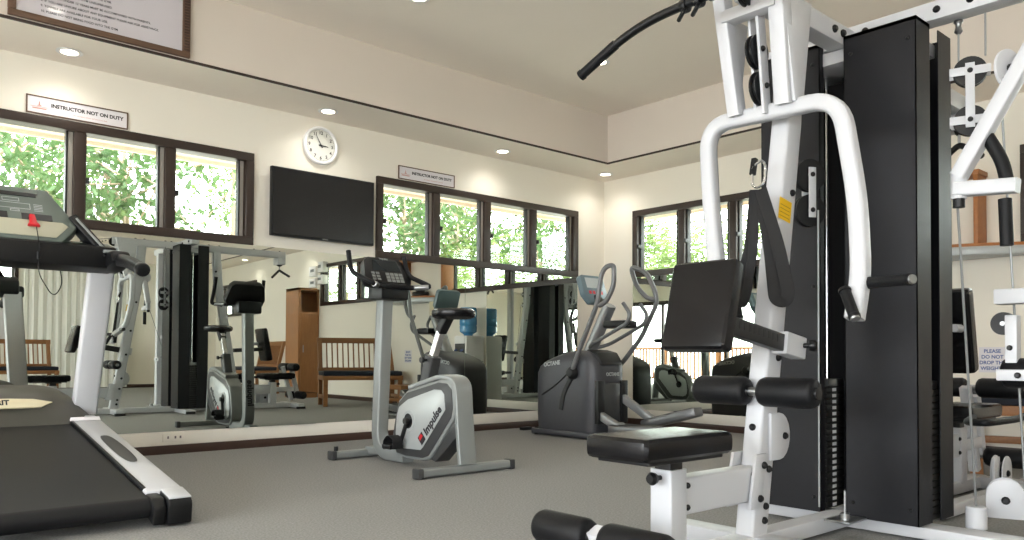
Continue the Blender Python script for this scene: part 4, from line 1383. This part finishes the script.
# ------------------------------------------------------------------ what the mirrors show of the rest of the room
def bench(loc, rz, label, L=1.3, dep=.58):
    b = thing('wooden_bench', label, 'bench', (0, 0, 0))
    hx = L / 2
    for sx in (-1, 1):
        x = sx * (hx - .04)
        MB().rtube([(x, -dep / 2 + .04, 0), (x, -dep / 2 + .03, .40)], .07, .06, (1, 0, 0), .008).build('leg', 'teak', b)
        MB().rtube([(x, dep / 2 - .05, 0), (x, dep / 2 - .06, .40), (x, dep / 2 + .07, .95)], .055, .06, (1, 0, 0), .008).build('leg', 'teak', b)
        MB().box(x - .02, x + .02, -dep / 2 + .03, dep / 2 - .05, .10, .15, .004).build('stretcher', 'teak', b)
    MB().box(-hx, hx, -dep / 2, dep / 2 - .05, .36, .42, .006).build('seat_frame', 'teak', b)
    MB().box(-hx + .01, hx - .01, -dep / 2 + .005, dep / 2 - .06, .42, .485, .02).build('cushion', 'cushion', b)
    MB().box(-hx, hx, dep / 2 + .04, dep / 2 + .085, .88, .96, .008).build('top_rail', 'teak', b)
    MB().box(-hx, hx, dep / 2 - .045, dep / 2 - .005, .48, .53, .006).build('bottom_rail', 'teak', b)
    n = int(L / .075)
    for k in range(n):
        x = -hx + .06 + (L - .12) * k / (n - 1)
        MB().rtube([(x, dep / 2 - .025, .50), (x, dep / 2 + .062, .90)], .016, .036, (0, -1, 0), .003).build('slat', 'teak', b)
    b.location = loc
    b.rotation_euler = (0, 0, rz)
    return b
bench((5.92, 1.72, 0), R(200), 'slatted wooden bench with navy cushion by the right wall behind the gym', 1.12)
bench((6.0, -2.9, 0), R(-85), 'slatted wooden bench with navy cushion beyond the tall cupboard', 1.3)
bench((2.55, -4.2, 0), R(178), 'slatted wooden bench with navy cushion in front of the white curtain, seen at the left', 1.5)
st_ = thing('low_stool', 'low wooden stool by the right wall, seen behind the bike in the mirror', 'stool', (6.2, 2.45, 0))
MB().box(6.0, 6.4, 2.25, 2.65, .24, .30, .008).build('seat', 'teak', st_)
for x in (6.03, 6.37):
    for y in (2.28, 2.62):
        MB().box(x - .025, x + .025, y - .025, y + .025, 0, .25, .004).build('leg', 'teak', st_)
MB().box(6.03, 6.37, 2.26, 2.64, .08, .12, .004).build('shelf_board', 'teak', st_)
cb = thing('tall_cupboard', 'tall brown wooden cupboard with an open top cubby, seen in the mirror', 'cupboard', (6.22, -.86, 0))
m = MB()
CX0, CX1, CY0, CY1 = 5.83, W - .006, -1.12, -.62
m.box(CX0, CX0 + .04, CY0, CY1, 0, 1.82)
m.box(CX1 - .07, CX1, CY0, CY1, 0, 1.82)
m.box(CX0, CX1, CY0, CY1, 1.78, 1.82)
m.box(CX0 + .04, CX1 - .07, CY0, CY1, 1.40, 1.43)
m.box(CX0 + .04, CX1 - .07, CY0, CY0 + .02, 0, 1.78)
m.box(CX0 + .04, CX1 - .07, CY0, CY1 - .02, 0, .08)
m.build('carcass', 'cab', cb)
dr = MB().box(CX0 + .045, CX1 - .075, CY1 - .02, CY1 + .004, .09, 1.40, .004).build('door', 'cab', cb)
MB().cyl((CX0 + .08, CY1 + .02, .75), (CX0 + .08, CY1 + .02, .87), .007, 8).build('handle', 'steel', dr)
def wbox(y, z, label, h=.30):
    b = thing('electrical_box', label, 'electrical box', (W, y, z), 'white boxes on the east wall')
    MB().box(W - .10, W, y - .13, y + .13, z, z + h, .01).build('box_cover', 'numw', b)
    MB().box(W - .104, W - .10, y - .07, y + .07, z + h * .4, z + h * .7, .003).build('flap', 'silver', b)
wbox(-.47, 2.10, 'white electrical box high on the right wall, upper one nearer the window', .17)
wbox(-.47, 1.90, 'white electrical box high on the right wall, lower one nearer the window', .15)
wbox(-1.36, 2.10, 'white electrical box high on the right wall above the cupboard, upper one', .17)
wbox(-1.36, 1.90, 'white electrical box high on the right wall just above the cupboard, lower one', .15)
ct = thing('white_curtain', 'floor-length white pleated curtain on the far wall, seen in the mirror at left', 'curtain', (3.75, SX + .25, 0))
m = MB()
N = 90
va, vb = [], []
for k in range(N + 1):
    x = 3.15 + 1.45 * k / N
    y = SX + .25 + .018 * math.sin(k * .7) + .006 * math.sin(k * 1.9)
    va.append(m.b.verts.new((x, y, .03)))
    vb.append(m.b.verts.new((x, y, 2.46)))
for k in range(N):
    m.b.faces.new((va[k], va[k + 1], vb[k + 1], vb[k]))
m.build('drape', 'curtain', ct)
MB().cyl((3.0, SX + .25, 2.48), (4.75, SX + .25, 2.48), .016, 12).build('curtain_rod', 'brown', ct)
MB().box(3.05, 3.08, SX, SX + .25, 2.46, 2.50).build('rod_bracket', 'brown', ct)
MB().box(4.66, 4.69, SX, SX + .25, 2.46, 2.50).build('rod_bracket', 'brown', ct)
# white board on the far wall above the bench
wbd = thing('notice_board', 'plain white board on the far wall above the bench', 'board', (2.1, SX, 1.0))
MB().box(1.2, 2.95, SX + .003, SX + .02, .95, 1.75, .003).build('panel', 'paper', wbd)
MB().box(1.18, 2.97, SX + .003, SX + .028, .92, .95, .003).build('ledge', 'silver', wbd)
# railing beyond the open west side
rl = thing('wooden_railing', 'wooden terrace railing outside the wide opening, seen in the right mirror', 'railing', (-5.4, 0, 0))
MB().box(-5.44, -5.36, -6, 8, .92, .98, .006).build('handrail', 'railw', rl)
MB().box(-5.42, -5.38, -6, 8, .08, .13, .004).build('bottom_rail', 'railw', rl)
for k in range(9):
    y = -6 + k * 1.75
    MB().box(-5.45, -5.35, y - .05, y + .05, -.02, 1.0, .006).build('post', 'railw', rl)
m = MB()
for k in range(116):
    y = -5.95 + k * .12
    m.box(-5.42, -5.38, y - .02, y + .02, .10, .93)
m.build('balusters', 'railw', rl, kind='stuff')

# ------------------------------------------------------------------ garden beyond the windows
rng = random.Random(11)
def leafquad(m, c, d, nrm, L, wd):
    s = d.cross(nrm).normalized() * wd
    a, b_ = c, c + d * L
    mid = c + d * (L * .45) + nrm * (L * .06)
    vs = [m.b.verts.new(v) for v in (a, mid + s, b_, mid - s)]
    m.b.faces.new(vs)
def rv(r):
    while True:
        v = Vector((r.uniform(-1, 1), r.uniform(-1, 1), r.uniform(-1, 1)))
        if .05 < v.length < 1:
            return v.normalized()
def tree(loc, h, spread, n, label, lm='leafa', seed=0, leaf=.11):
    r = random.Random(seed)
    loc = Vector(loc)
    t = thing('garden_tree', label, 'tree', loc, 'trees beyond the windows')
    tr = MB()
    le = MB()
    top = loc + Vector((r.uniform(-.3, .3), r.uniform(-.3, .3), h * .8))
    tr.tube([loc, loc + (top - loc) * .5 + Vector((r.uniform(-.1, .1), 0, 0)), top], .055, 8, (1, 0, 0), [1, .7, .3])
    tips = []
    for k in range(15):
        a = r.uniform(0, 2 * PI)
        s = loc + (top - loc) * r.uniform(.35, .95)
        e = s + Vector((math.cos(a), math.sin(a), r.uniform(-.1, .7))) * spread * r.uniform(.5, 1.0)
        mid = (s + e) / 2 + Vector((0, 0, .15))
        tr.tube([s, mid, e], .022, 6, (0, 0, 1), [1, .6, .3])
        tips += [mid, e, (mid + e) / 2]
        for q in range(3):
            e2 = e + rv(r) * spread * .4
            tr.tube([e if q else mid, e2], .009, 5, (.1, .2, 1))
            tips += [e2, (e + e2) / 2]
    for k in range(int(n * 1.9)):
        c = r.choice(tips) + rv(r) * r.uniform(0, .34)
        d = rv(r)
        d.z -= .35
        d.normalize()
        leafquad(le, c, d, rv(r), leaf * r.uniform(.6, 1.2), leaf * .24)
    tr.build('trunk', 'bark', t)
    le.build('foliage', lm, t, flat=True)
def palm(loc, h, n, L, label, seed):
    r = random.Random(seed)
    loc = Vector(loc)
    t = thing('garden_palm', label, 'palm', loc, 'palms beyond the windows')
    tr = MB()
    le = MB()
    for st in range(4):
        b0 = loc + Vector((r.uniform(-.35, .35), r.uniform(-.35, .35), 0))
        tp = b0 + Vector((r.uniform(-.3, .3), r.uniform(-.3, .3), h * r.uniform(.65, 1)))
        tr.tube([b0, (b0 + tp) / 2, tp], .03, 8, (1, 0, 0))
        for k in range(n):
            a = r.uniform(0, 2 * PI)
            el = r.uniform(.1, 1.2)
            d = Vector((math.cos(a) * math.cos(el), math.sin(a) * math.cos(el), math.sin(el)))
            p = tp.copy()
            prev = p.copy()
            ln = L * r.uniform(.7, 1.1)
            for s in range(12):
                p = prev + d * (ln / 12)
                d = (d + Vector((0, 0, -.13))).normalized()
                side = d.cross(Z)
                if side.length < .05:
                    side = X.copy()
                side.normalize()
                for q in (-1, 1):
                    ld = (side * q + d * .7 + Vector((0, 0, -.35))).normalized()
                    leafquad(le, p, ld, d.cross(ld).normalized(), .30 * (1 - s / 16), .018)
                prev = p
            le.sweep([tp, (tp + prev) / 2 + Vector((0, 0, .12)), prev], rrect(.012, .012, .003, 1), (0.1, 0.2, 1))
    tr.build('trunk', 'bark', t)
    le.build('fronds', 'leafc', t, flat=True)
k = 0
for x, y, h, sp, n, lm in [(-.6, 9.2, 4.3, 1.5, 1500, 'leafa'), (1.3, 9.8, 4.6, 1.6, 1700, 'leafa'), (2.6, 8.9, 4.2, 1.4, 1500, 'leafb'), (4.2, 10.2, 4.8, 1.7, 1700, 'leafa'),
                           (6.0, 9.0, 4.3, 1.4, 2300, 'leafb'), (7.6, 9.9, 4.7, 1.6, 2300, 'leafa'), (9.4, 9.2, 4.3, 1.5, 1700, 'leafb'), (2.0, 12.5, 5.6, 2.1, 1700, 'leafb'), (7.2, 13.0, 5.8, 2.2, 1900, 'leafa')]:
    k += 1
    tree((x, y, -.2), h, sp, n, 'leafy green tree in the garden beyond the windows', lm, k)
for x, y, h in [(8.8, 6.9, 2.3), (9.2, 5.4, 2.4), (9.0, 4.2, 2.2), (9.6, 2.8, 2.5), (9.1, 1.2, 2.3), (9.4, -.6, 2.4), (6.6, 8.6, 2.5), (10.4, 8.2, 2.8), (9.2, -5.5, 2.4)]:
    k += 1
    palm((x, y, -.2), h, 11, 1.5, 'feathery garden palm beyond the windows', k)
